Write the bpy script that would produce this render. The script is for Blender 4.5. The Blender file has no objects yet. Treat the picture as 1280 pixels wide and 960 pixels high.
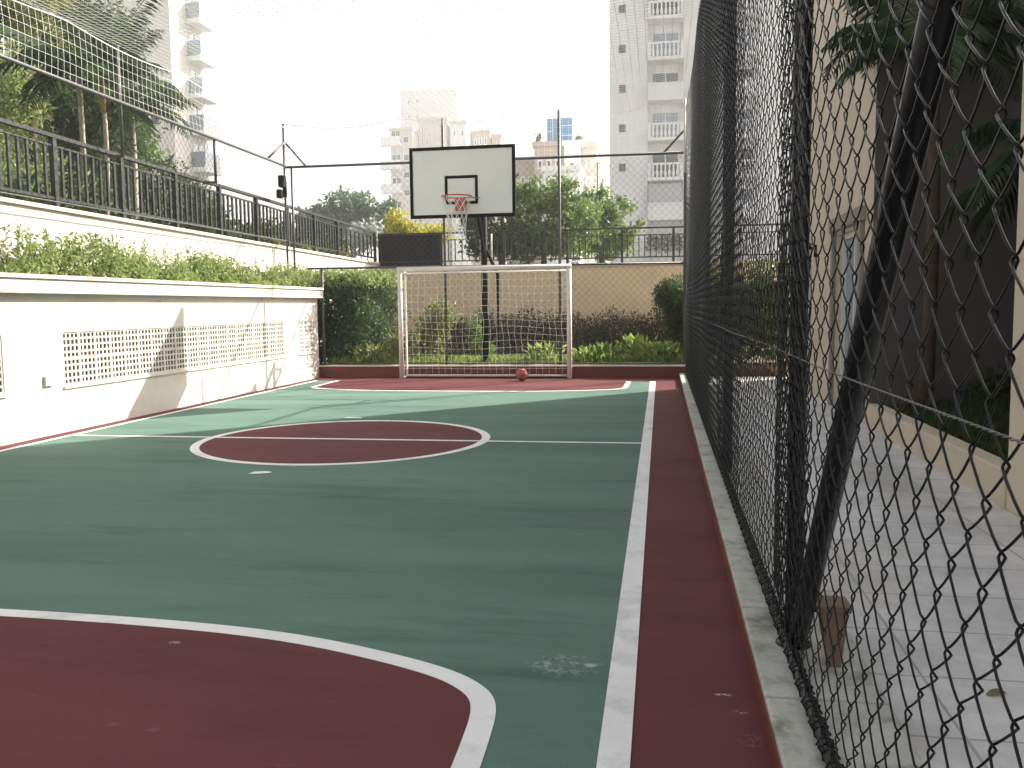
import bpy, math, random
import numpy as np
from mathutils import Vector, Matrix
R = math.radians
sc = bpy.context.scene
COL = sc.collection
rng = np.random.default_rng(7)
random.seed(7)

# ------------------------------------------------------------------ camera
cam_d = bpy.data.cameras.new('camera')
cam = bpy.data.objects.new('camera', cam_d); COL.objects.link(cam)
cam_d.sensor_width = 36.0; cam_d.lens = 36 * 1100 / 1280
cam_d.clip_start = 0.03; cam_d.clip_end = 3000
_M = np.array([[0.98604348, -0.00296259, -0.16646166],
               [0.16605846, 0.08927874, 0.98206614],
               [-0.01195203, 0.99600227, -0.08852468]])
_m = Matrix(((_M[0][0], _M[0][1], -_M[0][2], 0), (_M[1][0], _M[1][1], -_M[1][2], 0),
             (_M[2][0], _M[2][1], -_M[2][2], 1.32), (0, 0, 0, 1)))
cam.matrix_world = _m
sc.camera = cam

# ------------------------------------------------------------------ light
SUN = Vector((1.03, 1.0, 0.985)).normalized()
w = bpy.data.worlds.new('World'); sc.world = w; w.use_nodes = True
nt = w.node_tree
bg = nt.nodes['Background']
sky = nt.nodes.new('ShaderNodeTexSky'); sky.sky_type = 'NISHITA'; sky.sun_disc = False
sky.sun_elevation = math.asin(SUN.z); sky.sun_rotation = math.atan2(SUN.x, SUN.y)
sky.air_density = 1.0; sky.dust_density = 4.0; sky.ozone_density = 0.6
hs = nt.nodes.new('ShaderNodeHueSaturation'); hs.inputs['Saturation'].default_value = .38      # thin bright haze over the whole sky
nt.links.new(sky.outputs[0], hs.inputs['Color'])
wm = nt.nodes.new('ShaderNodeMix'); wm.data_type = 'RGBA'; wm.blend_type = 'MULTIPLY'; wm.inputs[0].default_value = 1.0
nt.links.new(hs.outputs[0], wm.inputs[6]); wm.inputs[7].default_value = (1.03, 1.0, .96, 1)
nt.links.new(wm.outputs[2], bg.inputs[0]); bg.inputs[1].default_value = 0.116
sd = bpy.data.lights.new('sun', 'SUN'); sd.energy = 5.0; sd.angle = R(0.53); sd.color = (1.0, 0.94, 0.84)
so = bpy.data.objects.new('sun', sd); COL.objects.link(so)
so.rotation_euler = SUN.to_track_quat('Z', 'Y').to_euler(); so.location = (30, 30, 30)
sc.view_settings.view_transform = 'Standard'; sc.view_settings.look = 'None'
sc.view_settings.gamma = 1.0; sc.view_settings.use_curve_mapping = False
sc.view_settings.exposure = 1.45
sc.render.engine = 'CYCLES'
sc.cycles.max_bounces = 6; sc.cycles.transparent_max_bounces = 12

# ------------------------------------------------------------------ materials
def newmat(name):
    m = bpy.data.materials.new(name); m.use_nodes = True
    return m, m.node_tree, m.node_tree.nodes['Principled BSDF']
def rgba(c): return (c[0], c[1], c[2], 1.0)
def N(t, k, **kw):
    n = t.nodes.new(k)
    for a, b in kw.items(): setattr(n, a, b)
    return n
def mixc(t, fac, a, b, mode='MIX'):
    n = N(t, 'ShaderNodeMix', data_type='RGBA', blend_type=mode)
    for s, v in ((n.inputs[0], fac), (n.inputs[6], a), (n.inputs[7], b)):
        if hasattr(v, 'default_value'): t.links.new(v, s)
        elif isinstance(v, (tuple, list)): s.default_value = rgba(v)
        else: s.default_value = v
    return n.outputs[2]
def noise(t, scale, detail=4, rough=.6, stretch=None, w=0.0):
    tc = N(t, 'ShaderNodeTexCoord')
    out = tc.outputs['Object']
    mp = N(t, 'ShaderNodeMapping'); t.links.new(out, mp.inputs[0])
    mp.inputs['Scale'].default_value = stretch or (1, 1, 1); mp.inputs['Location'].default_value = (w, w * 1.3, w * .7)
    n = N(t, 'ShaderNodeTexNoise'); t.links.new(mp.outputs[0], n.inputs['Vector'])
    n.inputs['Scale'].default_value = scale; n.inputs['Detail'].default_value = detail; n.inputs['Roughness'].default_value = rough
    return n.outputs['Fac']
def ramp(t, fac, a, b):
    n = N(t, 'ShaderNodeMapRange'); t.links.new(fac, n.inputs[0])
    n.inputs[1].default_value = a; n.inputs[2].default_value = b
    return n.outputs[0]
def surf(name, c, rough=.7, var=.18, scale=2.0, fine=60, bump=.15, dirt=None, dirt_amt=.4, spec=.3, metal=0.0, stretch=None, dist=.004, dscale=1.3):
    m, t, b = newmat(name)
    n1 = noise(t, scale, 5, .6, stretch)
    lo = tuple(x * (1 - var) for x in c); hi = tuple(min(1, x * (1 + var)) for x in c)
    col = mixc(t, ramp(t, n1, .3, .7), lo, hi)
    n2 = noise(t, fine, 3, .6)
    col = mixc(t, .35, col, mixc(t, ramp(t, n2, .25, .75), lo, hi))
    if dirt:
        n3 = noise(t, dscale, 8, .7, stretch, 5.0)
        f = N(t, 'ShaderNodeMath', operation='MULTIPLY'); t.links.new(ramp(t, n3, .52, .72), f.inputs[0]); f.inputs[1].default_value = dirt_amt
        col = mixc(t, f.outputs[0], col, dirt)
    t.links.new(col, b.inputs['Base Color'])
    b.inputs['Roughness'].default_value = rough; b.inputs['Specular IOR Level'].default_value = spec; b.inputs['Metallic'].default_value = metal
    if bump:
        bp = N(t, 'ShaderNodeBump'); bp.inputs['Strength'].default_value = bump; bp.inputs['Distance'].default_value = dist
        t.links.new(n2, bp.inputs['Height']); t.links.new(bp.outputs[0], b.inputs['Normal'])
    return m
def spot(m, c, rx, ry, color, nscale, lo, hi, amt=.8):
    """a stain of its own shape at a fixed place on a flat surface"""
    t = m.node_tree; b = t.nodes['Principled BSDF']
    src = b.inputs['Base Color'].links[0].from_socket
    tc = N(t, 'ShaderNodeTexCoord'); mp = N(t, 'ShaderNodeMapping'); t.links.new(tc.outputs['Object'], mp.inputs[0])
    mp.inputs['Location'].default_value = (-c[0] / rx, -c[1] / ry, 0); mp.inputs['Scale'].default_value = (1 / rx, 1 / ry, 0)
    ln = N(t, 'ShaderNodeVectorMath', operation='LENGTH'); t.links.new(mp.outputs[0], ln.inputs[0])
    edge = ramp(t, ln.outputs['Value'], 1.0, .45)
    nz = ramp(t, noise(t, nscale, 6, .7), lo, hi)
    f = N(t, 'ShaderNodeMath', operation='MULTIPLY'); t.links.new(edge, f.inputs[0]); t.links.new(nz, f.inputs[1])
    f2 = N(t, 'ShaderNodeMath', operation='MULTIPLY'); t.links.new(f.outputs[0], f2.inputs[0]); f2.inputs[1].default_value = amt
    t.links.new(mixc(t, f2.outputs[0], src, color), b.inputs['Base Color'])
def leafmat(name, a, bcol, trans=.35, rough=.5):
    m, t, b = newmat(name)
    g = N(t, 'ShaderNodeNewGeometry')
    col = mixc(t, g.outputs['Random Per Island'], a, bcol)
    t.links.new(col, b.inputs['Base Color']); b.inputs['Roughness'].default_value = rough; b.inputs['Specular IOR Level'].default_value = .25
    tr = N(t, 'ShaderNodeBsdfTranslucent'); t.links.new(mixc(t, .5, col, tuple(min(1, 1.9 * x) for x in bcol)), tr.inputs[0])
    ms = N(t, 'ShaderNodeMixShader'); ms.inputs[0].default_value = trans
    o = t.nodes['Material Output']
    t.links.new(b.outputs[0], ms.inputs[1]); t.links.new(tr.outputs[0], ms.inputs[2]); t.links.new(ms.outputs[0], o.inputs['Surface'])
    return m
def glass(name, c=(.05, .06, .07)):
    m, t, b = newmat(name)
    b.inputs['Base Color'].default_value = rgba(c); b.inputs['Roughness'].default_value = .06; b.inputs['Specular IOR Level'].default_value = .9
    return m
def tiles(name, c, c2, w_, h_, mortar, rough=.5):
    m, t, b = newmat(name)
    tc = N(t, 'ShaderNodeTexCoord'); br = N(t, 'ShaderNodeTexBrick'); t.links.new(tc.outputs['Object'], br.inputs['Vector'])
    br.inputs['Color1'].default_value = rgba(c); br.inputs['Color2'].default_value = rgba(c2); br.inputs['Mortar'].default_value = rgba(mortar)
    br.inputs['Scale'].default_value = 1.0; br.inputs['Brick Width'].default_value = w_; br.inputs['Row Height'].default_value = h_
    br.inputs['Mortar Size'].default_value = .006; br.offset = 0.0
    n1 = noise(t, 2.2, 9, .75); n2 = noise(t, 35, 3)
    col = mixc(t, ramp(t, n1, .25, .75), (.50, .50, .49), (1, 1, 1)); col = mixc(t, 1.0, br.outputs['Color'], col, 'MULTIPLY')
    col = mixc(t, ramp(t, noise(t, .9, 6, .7, None, 11.0), .5, .75), col, mixc(t, .75, col, (.36, .33, .27)))
    t.links.new(col, b.inputs['Base Color']); b.inputs['Roughness'].default_value = rough
    bp = N(t, 'ShaderNodeBump'); bp.inputs['Strength'].default_value = .15; bp.inputs['Distance'].default_value = .003
    t.links.new(n2, bp.inputs['Height']); t.links.new(bp.outputs[0], b.inputs['Normal'])
    return m

GREEN = surf('green court paint', (.108, .184, .148), .78, .26, .55, 90, .2, (.056, .102, .084), .85, .10, stretch=(.4, 1.9, 1))
spot(GREEN, (-.345, 3.12), .16, .12, (.30, .36, .33), 26, .50, .58, .75)
spot(GREEN, (-.345, 3.16), .13, .022, (.05, .07, .075), 9, .35, .6, .7)
def scuffs(m, col, amt, sc_, lo, hi, seed):
    t = m.node_tree; b = t.nodes['Principled BSDF']; src = b.inputs['Base Color'].links[0].from_socket
    n1 = ramp(t, noise(t, sc_, 8, .75, (1, 2.2, 1), seed), lo, hi); n2 = ramp(t, noise(t, .8, 2, .5, None, seed + 3), .45, .62)
    f = N(t, 'ShaderNodeMath', operation='MULTIPLY'); t.links.new(n1, f.inputs[0]); t.links.new(n2, f.inputs[1])
    f2 = N(t, 'ShaderNodeMath', operation='MULTIPLY'); t.links.new(f.outputs[0], f2.inputs[0]); f2.inputs[1].default_value = amt
    t.links.new(mixc(t, f2.outputs[0], src, col), b.inputs['Base Color'])
scuffs(GREEN, (.24, .30, .26), .45, 5, .60, .70, 2.0)
scuffs(GREEN, (.05, .075, .065), .55, 9, .62, .70, 7.0)
spot(GREEN, (-2.9, 4.5), 2.2, .9, (.10, .17, .14), 1.7, .40, .65, .5)
spot(GREEN, (-.25, 3.13), .03, .02, (.42, .46, .45), 20, .2, .5, .7)
MAROON = surf('maroon court paint', (.126, .041, .044), .76, .2, .7, 90, .2, (.07, .024, .028), .7, .10, stretch=(.5, 1.6, 1))
scuffs(MAROON, (.26, .15, .15), .4, 6, .62, .70, 4.0)
scuffs(MAROON, (.05, .025, .027), .5, 8, .62, .70, 9.0)
spot(MAROON, (.21, 2.95), .035, .012, (.5, .45, .45), 60, .45, .5, .9)
spot(MAROON, (.26, 2.83), .03, .018, (.36, .26, .26), 70, .5, .56, .8)
spot(MAROON, (.27, 2.64), .05, .05, (.30, .2, .2), 60, .55, .6, .6)
spot(MAROON, (-1.9, 3.12), .03, .02, (.4, .3, .3), 60, .4, .5, .7)
LINE = surf('white line paint', (.74, .74, .73), .6, .08, 3, 70, .15, (.36, .37, .35), .6, .25, dscale=4)
REDTRIM = surf('red trim paint', (.15, .036, .028), .55, .15, 3, 40, .1, (.11, .04, .03), .5)
PLASTER = surf('cream plaster', (.64, .595, .54), .85, .05, 1.2, 45, .3, (.44, .39, .33), .5, .15)
COPING = surf('cream coping', (.66, .60, .52), .8, .06, 2, 50, .25, (.42, .37, .30), .35, .15)
TAN = surf('tan plaster', (.62, .51, .36), .85, .08, 1.1, 40, .3, (.46, .38, .27), .5, .15)
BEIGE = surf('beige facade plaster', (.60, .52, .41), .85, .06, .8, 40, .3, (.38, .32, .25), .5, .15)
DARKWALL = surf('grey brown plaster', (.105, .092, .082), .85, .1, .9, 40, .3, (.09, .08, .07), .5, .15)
STONE = surf('kerb stone', (.43, .43, .39), .75, .24, 4, 60, .5, (.10, .10, .08), .95, .2, dscale=3.4)
WALK = tiles('grey walkway tiles', (.80, .80, .80), (.75, .75, .76), .9, .45, (.42, .42, .42), .45)
STREET = surf('street concrete', (.28, .27, .25), .9, .15, .3, 20, .2)
EARTH = surf('planter earth', (.10, .07, .045), .95, .3, 4, 30, .6)
TURF = surf('turf', (.05, .085, .025), .95, .3, 6, 80, .8)
IRON = surf('dark painted iron', (.022, .022, .024), .45, .2, 6, 60, .1, (.05, .045, .04), .4, .4)
WIRE = surf('dark green coated wire', (.0045, .0060, .0066), .30, .2, 10, 60, 0, spec=.25)
PIPE = surf('dark fence pipe', (.006, .007, .008), .3, .25, 8, 60, .1, (.025, .027, .03), .3, .22)
STEEL = surf('galvanised wire', (.13, .135, .14), .45, .3, 30, 90, 0, metal=.3, spec=.4)
GREYPIPE = surf('grey painted pipe', (.085, .085, .09), .45, .2, 6, 60, .1, (.16, .12, .09), .5, .4)
WHITE = surf('white enamel', (.72, .70, .66), .45, .06, 5, 50, .1, (.42, .36, .30), .4, .4, dscale=5)
CORD = surf('white net cord', (.78, .78, .76), .8, .05, 10, 60, 0)
BOARD = surf('white board', (.83, .83, .76), .5, .04, 2, 30, .05, (.68, .68, .61), .4)
BLACK = surf('black paint', (.012, .012, .013), .75, .2, 8, 50, .05, spec=.12)
ORANGE = surf('orange red metal', (.50, .10, .055), .5, .15, 8, 60, .05, (.3, .09, .06), .5)
BALLM = surf('faded red rubber', (.42, .11, .08), .6, .15, 12, 60, .2, (.55, .4, .35), .5)
DARKBLOCK = surf('shaded block core', (.24, .175, .125), .95, .15, 6, 40, .2)  # block cores coloured dark to stand for shade in the vent holes
DARKIN = surf('dark interior', (.045, .033, .025), .95, .2, 3, 20, .1)  # vent cavity lining coloured dark for the shade inside
BROWN = surf('brown ceramic', (.19, .13, .10), .7, .2, 6, 40, .2)
BARK = surf('bark', (.075, .055, .042), .95, .35, 8, 30, .8, stretch=(1, 1, .25), dist=.02)
PALEBARK = surf('pale palm bark', (.34, .30, .24), .9, .2, 9, 30, .5, stretch=(.3, .3, 3), dist=.01)
SHAFT = surf('orange crownshaft', (.30, .17, .07), .6, .2, 4, 30, .1)
TOWERC = surf('cream tower paint', (.72, .72, .72), .9, .03, .1, 3, .05, (.54, .54, .55), .3, .1, dscale=.25)
TOWERL = surf('warm tower paint', (.74, .71, .65), .9, .03, .1, 3, .05, (.62, .59, .53), .3, .1, dscale=.25)
FARW = surf('far white paint', (.74, .74, .73), .9, .04, .05, 2, 0, (.62, .61, .60), .3, .1, dscale=.1)
FARB = surf('far brown paint', (.46, .38, .32), .9, .06, .05, 2, 0)
FARG = surf('far beige paint', (.56, .53, .47), .9, .05, .05, 2, 0)
BLUE = surf('blue cladding', (.12, .25, .43), .5, .12, .6, 4, 0, (.03, .10, .3), .4, dscale=.5)
GLASS = glass('window glass'); BGLASS = glass('pale glass', (.22, .28, .33))
SHUT = surf('grey shutter', (.42, .42, .43), .7, .06, .5, 8, .1)
WFRAME = surf('white window frame', (.70, .70, .70), .6, .04, 2, 20, 0)
LAMPG = glass('lamp glass', (.55, .52, .42))
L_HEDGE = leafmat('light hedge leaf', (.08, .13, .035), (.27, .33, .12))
L_TREE = leafmat('bright tree leaf', (.035, .075, .020), (.16, .235, .06))
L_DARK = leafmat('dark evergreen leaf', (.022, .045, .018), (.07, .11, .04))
L_OLIVE = leafmat('olive leaf', (.08, .10, .025), (.24, .25, .08))
L_BLUE = leafmat('bluish tree leaf', (.035, .075, .045), (.10, .16, .09))
L_YEL = leafmat('yellow croton leaf', (.08, .13, .02), (.50, .45, .05))
L_PALM = leafmat('palm leaflet', (.02, .045, .02), (.06, .10, .04), .2)
L_PALE = leafmat('pale grey green leaf', (.22, .26, .22), (.45, .48, .43))
L_GRASS = leafmat('border grass blade', (.09, .15, .03), (.28, .36, .09))
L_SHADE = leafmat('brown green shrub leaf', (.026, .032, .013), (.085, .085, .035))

# ------------------------------------------------------------------ mesh builder
class MB:
    def __init__(s): s.v = []; s.f = []; s.sm = []; s.n = 0
    def add(s, verts, faces, smooth=False):
        verts = np.asarray(verts, float)
        s.v.append(verts); o = s.n; s.n += len(verts)
        for f in faces: s.f.append(tuple(int(i) + o for i in f)); s.sm.append(smooth)
        return s
    def box(s, x0, y0, z0, x1, y1, z1):
        x0, x1 = sorted((x0, x1)); y0, y1 = sorted((y0, y1)); z0, z1 = sorted((z0, z1))
        v = [(x0, y0, z0), (x1, y0, z0), (x1, y1, z0), (x0, y1, z0), (x0, y0, z1), (x1, y0, z1), (x1, y1, z1), (x0, y1, z1)]
        return s.add(v, [(0, 3, 2, 1), (4, 5, 6, 7), (0, 1, 5, 4), (1, 2, 6, 5), (2, 3, 7, 6), (3, 0, 4, 7)])
    def hexa(s, v8): return s.add(v8, [(0, 3, 2, 1), (4, 5, 6, 7), (0, 1, 5, 4), (1, 2, 6, 5), (2, 3, 7, 6), (3, 0, 4, 7)])
    def tube(s, pts, r, n=6, ref=(0, 0, 1), cap=True, smooth=True):
        p = np.asarray(pts, float); m = len(p)
        t = np.gradient(p, axis=0); t /= np.linalg.norm(t, axis=1)[:, None] + 1e-12
        ref = np.asarray(ref, float)
        if abs(np.dot(t[0], ref)) > .95 and abs(np.dot(t[-1], ref)) > .95: ref = np.array((0.94, .34, .02))
        a = np.cross(t, ref); a /= np.linalg.norm(a, axis=1)[:, None] + 1e-9
        b = np.cross(t, a)
        r = np.broadcast_to(np.asarray(r, float), (m,))
        th = np.arange(n) * 2 * math.pi / n
        ring = p[:, None, :] + r[:, None, None] * (np.cos(th)[None, :, None] * a[:, None, :] + np.sin(th)[None, :, None] * b[:, None, :])
        i = np.arange(m - 1)[:, None] * n; j = np.arange(n)[None, :]; k = (j + 1) % n
        q = np.stack([i + j, i + k, i + n + k, i + n + j], -1).reshape(-1, 4)[:, ::-1]
        fs = q.tolist()
        s.add(ring.reshape(-1, 3), fs, smooth)
        if cap:
            o = s.n - m * n
            s.f.append(tuple(o + x for x in range(n))); s.sm.append(False)
            s.f.append(tuple(o + (m - 1) * n + x for x in range(n))[::-1]); s.sm.append(False)
        return s
    def prism(s, poly, z0, z1):
        n = len(poly); v = [(x, y, z0) for x, y in poly] + [(x, y, z1) for x, y in poly]
        return s.add(v, [tuple(range(n))[::-1], tuple(range(n, 2 * n))] + [(i, (i + 1) % n, n + (i + 1) % n, n + i) for i in range(n)])
    def sheet(s, poly, z): return s.add([(x, y, z) for x, y in poly], [tuple(range(len(poly)))])
    def band(s, a, b, z):
        n = len(a); v = [(x, y, z) for x, y in a] + [(x, y, z) for x, y in b]
        return s.add(v, [(i, i + 1, n + i + 1, n + i) for i in range(n - 1)])
    def lathe(s, c, prof, n=16):
        th = np.arange(n) * 2 * math.pi / n
        v = [(c[0] + r * math.cos(a), c[1] + r * math.sin(a), c[2] + z) for r, z in prof for a in th]
        m = len(prof)
        return s.add(v, [(i * n + j, i * n + (j + 1) % n, (i + 1) * n + (j + 1) % n, (i + 1) * n + j) for i in range(m - 1) for j in range(n)], True)
    def build(s, name, m, parent=None, origin=None, bevel=0):
        me = bpy.data.meshes.new(name)
        V = np.concatenate(s.v) if s.v else np.zeros((0, 3))
        o = np.array(origin if origin is not None else (parent_world(parent) if parent else (0, 0, 0)), float)
        me.from_pydata((V - o).tolist(), [], s.f)
        me.polygons.foreach_set('use_smooth', s.sm); me.update()
        me.materials.append(m)
        ob = bpy.data.objects.new(name, me); COL.objects.link(ob)
        if parent:
            ob.parent = parent; ob.location = tuple(o - np.array(parent_world(parent)))
        else: ob.location = tuple(o)
        if bevel:
            bv = ob.modifiers.new('bevel', 'BEVEL'); bv.width = bevel; bv.segments = 2; bv.limit_method = 'ANGLE'
        return ob
def parent_world(p):
    l = np.array(p.location, float)
    while p.parent: p = p.parent; l += np.array(p.location, float)
    return l
def tag(o, label, cat, group=None, kind=None):
    o['label'] = label; o['category'] = cat
    if group: o['group'] = group
    if kind: o['kind'] = kind
    return o
def thing(name, label, cat, loc, group=None):
    o = bpy.data.objects.new(name, None); COL.objects.link(o); o.location = loc; o.empty_display_size = .2
    return tag(o, label, cat, group)
def struct(name, mb, m, bevel=0):
    o = mb.build(name, m, bevel=bevel); o['kind'] = 'structure'; return o
def stuff(o): o['kind'] = 'stuff'; return o
def cyl(p, q, r, n=10, r2=None): return MB().tube([p, q], [r, r if r2 is None else r2], n)
def unit(a): return a / (np.linalg.norm(a, axis=-1, keepdims=True) + 1e-9)
def leaves(mb, P, size, aspect=.45, up=.3, spread=1.0, along=None):
    P = np.asarray(P, float); n = len(P)
    a = unit(rng.normal(size=(n, 3)) * spread + np.array((0, 0, up)) if along is None else along + rng.normal(size=(n, 3)) * spread)
    b = unit(np.cross(a, rng.normal(size=(n, 3)))); c = np.cross(a, b)
    s = (np.asarray(size) * (.65 + .7 * rng.random(n)))[:, None]
    v = np.stack([P, P + a * s * .5 + b * s * aspect * .5 + c * s * .10, P + a * s, P + a * s * .5 - b * s * aspect * .5 + c * s * .10], 1).reshape(-1, 3)
    i = np.arange(n)[:, None] * 4
    f = np.concatenate([i + np.array([0, 1, 2]), i + np.array([0, 2, 3])], 1).reshape(-1, 3)
    return mb.add(v, f.tolist(), False)
def blob(c, r, n, inner=.55):
    d = unit(rng.normal(size=(n, 3))); k = (inner + (1 - inner) * rng.random(n))[:, None]
    return np.array(c) + d * k * np.array(r)
def boxpts(lo, hi, n): return np.array(lo) + rng.random((n, 3)) * (np.array(hi) - np.array(lo))

# ================================================================== GROUND
g = MB(); g.box(-600, -300, -1.6, 600, 900, -1.2); struct('ground', g, STREET)
g = MB(); g.box(-6.45, -6, -.25, .32, 15.92, 0.0); struct('court_floor', g, MAROON)
g = MB(); g.sheet([(-6.175, -3.0), (-.13, -3.0), (-.13, 15.17), (-6.175, 15.17)], .002); struct('court_green_paint', g, GREEN)
# penalty areas
CX, CY, CXC = -3.155, 8.36, -3.13
arc = [(0.55, 3.375), (1.05, 3.355), (1.50, 3.31), (1.85, 3.235), (2.18, 3.12), (2.40, 3.02), (2.52, 2.93), (2.60, 2.83), (2.635, 2.70), (2.645, 2.50), (2.65, 2.3), (2.66, 1.5), (2.67, .2), (2.68, -3.0)]
arc = [(0, 3.38)] + arc
def smooth_poly(p, it=2):
    for _ in range(it):
        q = [p[0]]
        for (a, b), (c, d) in zip(p[:-1], p[1:]): q += [(.75 * a + .25 * c, .75 * b + .25 * d), (.25 * a + .75 * c, .25 * b + .75 * d)]
        p = q + [p[-1]]
    return p
arc = smooth_poly(arc)
outer = [(CX - x, y) for x, y in arc[::-1]] + [(CX + x, y) for x, y in arc]
def inset(p, d):
    a = np.array(p); t = np.gradient(a, axis=0); t /= np.linalg.norm(t, axis=1)[:, None] + 1e-9
    return [tuple(x) for x in a + np.stack([t[:, 1], -t[:, 0]], 1) * d]
inner = inset(outer, .083)
red = MB(); red.sheet(outer, .0035)
far = [(x, 2 * CY - .05 - y) for x, y in outer]; fari = [(x, 2 * CY - .05 - y) for x, y in inner]
def clipy(p, lim): return [(x, min(y, lim)) for x, y in p]
red.sheet(clipy(far, 15.172)[::-1], .0035)
th = np.linspace(0, 2 * math.pi, 97)
red.sheet([(CXC + 1.38 * math.cos(a), CY + 1.38 * math.sin(a)) for a in th[:-1]], .0035)
struct('court_maroon_paint', red, MAROON)
ln = MB(); ln.band(outer, inner, .005); ln.band(clipy(fari, 15.171), clipy(far, 15.171), .005)
ln.band([(CXC + 1.465 * math.cos(a), CY + 1.465 * math.sin(a)) for a in th], [(CXC + 1.38 * math.cos(a), CY + 1.38 * math.sin(a)) for a in th], .005)
ln.sheet([(-.178, -3), (-.083, -3), (-.083, 15.18), (-.178, 15.18)], .005)
ln.sheet([(-6.22, -3), (-6.15, -3), (-6.15, 15.18), (-6.22, 15.18)], .005)
ln.sheet([(-6.149, CY - .035), (-.179, CY - .035), (-.179, CY + .035), (-6.149, CY + .035)], .0065)
struct('court_lines', ln, LINE)
# small scraps of tape left on the court
for (x, y, a, b, r_, lab) in ((-3.17, 6.56, .085, .05, .2, 'torn white scrap of tape on the green paint below the centre circle'),
                             (-3.62, 10.0, .11, .045, -.1, 'white scrap of tape on the green paint beyond the centre circle')):
    s_ = MB(); c_, n_ = math.cos(r_), math.sin(r_)
    poly = [(-a, -b), (-.2 * a, -1.1 * b), (a, -.6 * b), (.9 * a, .5 * b), (.3 * a, b), (-.8 * a, .7 * b)]
    s_.prism([(x + px * c_ - py * n_, y + px * n_ + py * c_) for px, py in poly], .005, .009)
    tag(s_.build('tape_scrap', LINE, origin=(x, y, 0)), lab, 'tape', 'scraps on the court')
# kerb, walkway
kb = MB(); y = -3.0; i = 0
while y < 16.2:
    l = .78 + .1 * rng.random(); dz = .006 * rng.random()
    kb.box(.327, y, -.2, .70, y + l - .008, .085 + dz); y += l
kb.box(.335, -3, -.2, .692, 16.2, .070)
struct('kerb', kb, STONE, bevel=.008)
g = MB(); g.box(.3205, -3, .0, .3265, 16.1, .072); struct('kerb_red_paint', g, REDTRIM)
g = MB(); g.box(.70, -6, -.3, 2.12, 22.2, .02); g.box(2.12, 9.64, -.3, 2.6, 22.2, .018); struct('walkway', g, WALK)
g = MB(); g.box(2.12, 5.86, -.2, 2.27, 9.63, .26); struct('garden_kerb', g, BEIGE, bevel=.01)
# terrain terraces
g = MB(); g.box(-400, -80, -1.1, -7.42, 800, 2.32); g.box(-7.41, 22.2, -1.1, 500, 800, 2.315); struct('street', g, STREET)
g = MB(); g.box(-6.9, 16.06, -1, 9, 21.9, .16); struct('garden_soil', g, EARTH)
g = MB(); g.box(-7.2, -5, -.6, -6.77, 16.0, 1.55); struct('planter_soil', g, EARTH)
g = MB(); g.hexa([(2.27, 5.86, -.2), (4.2, 5.86, -.2), (4.2, 9.63, -.2), (2.27, 9.63, -.2), (2.27, 5.86, .18), (4.2, 5.86, .42), (4.2, 9.63, .42), (2.27, 9.63, .20)]); struct('turf_bed', g, TURF)
mb = MB(); P = boxpts((2.3, 5.9, .2), (4.0, 9.55, .2), 7000); P[:, 2] = .18 + (P[:, 0] - 2.27) * .12
leaves(mb, P, .09, .12, 1.6, .5)
o = mb.build('grass', L_DARK); tag(o, 'dark green grass in the shaded bed beside the right building', 'grass', kind='stuff')

# ================================================================== LEFT LOW WALL
WX = -6.42
wall_t = thing('low_wall', 'sunlit cream low wall with pierced block vents along the left sideline', 'wall', (WX, 8, 0))
openings = [(2.1, 7.74), (8.64, 14.34), (15.0, 15.72)]
Z0, Z1 = .51, 1.09
mb = MB()
mb.box(WX - .34, -5, -.2, WX, 15.9, Z0); mb.box(WX - .34, -5, Z1, WX, 15.9, 1.505)
e = [-5] + [v for o_ in openings for v in o_] + [15.9]
for a, b in zip(e[::2], e[1::2]): mb.box(WX - .34, a, Z0 + .0005, WX - .0003, b, Z1 - .0005)
mb.build('wall', PLASTER, wall_t)
mb = MB(); mb.box(WX - .36, -5, 1.506, WX + .10, 15.93, 1.655); mb.build('coping_fascia', COPING, wall_t, bevel=.008)
mb = MB(); mb.box(WX - .38, -5, 1.656, WX + .125, 15.95, 1.70); mb.build('coping_slab', COPING, wall_t, bevel=.008)
for (a, b) in openings:
    nb = max(2, round((b - a) / .285)); wb = (b - a) / nb; hb = (Z1 - Z0) / 2
    for D0, D1, mt, nm in ((WX - .025, WX - .012, PLASTER, 'vent_grille'), (WX - .125, WX - .0255, DARKBLOCK, 'vent_block')):
        gr = MB()
        for k in range(nb + 1):
            y = a + k * wb; gr.box(D0, max(a, y - .020), Z0, D1 + .003, min(b, y + .020), Z1)
        for k in range(nb):
            for q in range(1, 4):
                y = a + k * wb + q * wb / 4 + .0015 * rng.normal(); gr.box(D0 + .001, y - .0115, Z0 + .001, D1, y + .0115, Z1 - .001)
        for q in range(9):
            z = Z0 + q * hb / 4; t_ = .019 if q % 4 == 0 else .0115
            gr.box(D0 + .002, a, max(Z0, z - t_), D1 - .0015, b, min(Z1, z + t_))
        gr.build(nm, mt, wall_t)
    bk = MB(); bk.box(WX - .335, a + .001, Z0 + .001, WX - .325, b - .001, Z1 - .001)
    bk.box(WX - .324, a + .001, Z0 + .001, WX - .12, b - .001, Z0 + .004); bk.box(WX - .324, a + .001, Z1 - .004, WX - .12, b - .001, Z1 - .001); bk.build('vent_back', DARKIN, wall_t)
    sl = MB(); sl.box(WX + .001, a - .03, Z0 - .035, WX + .022, b + .02, Z0 - .012); sl.build('vent_sill', COPING, wall_t)
bx = MB(); bx.box(WX + .001, 8.30, .53, WX + .03, 8.43, .64); bt = bx.build('wall_box', PLASTER, origin=(WX, 8.38, .53), bevel=.006)
tag(bt, 'small cream junction box on the sunlit wall between two vents', 'junction box')

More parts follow.
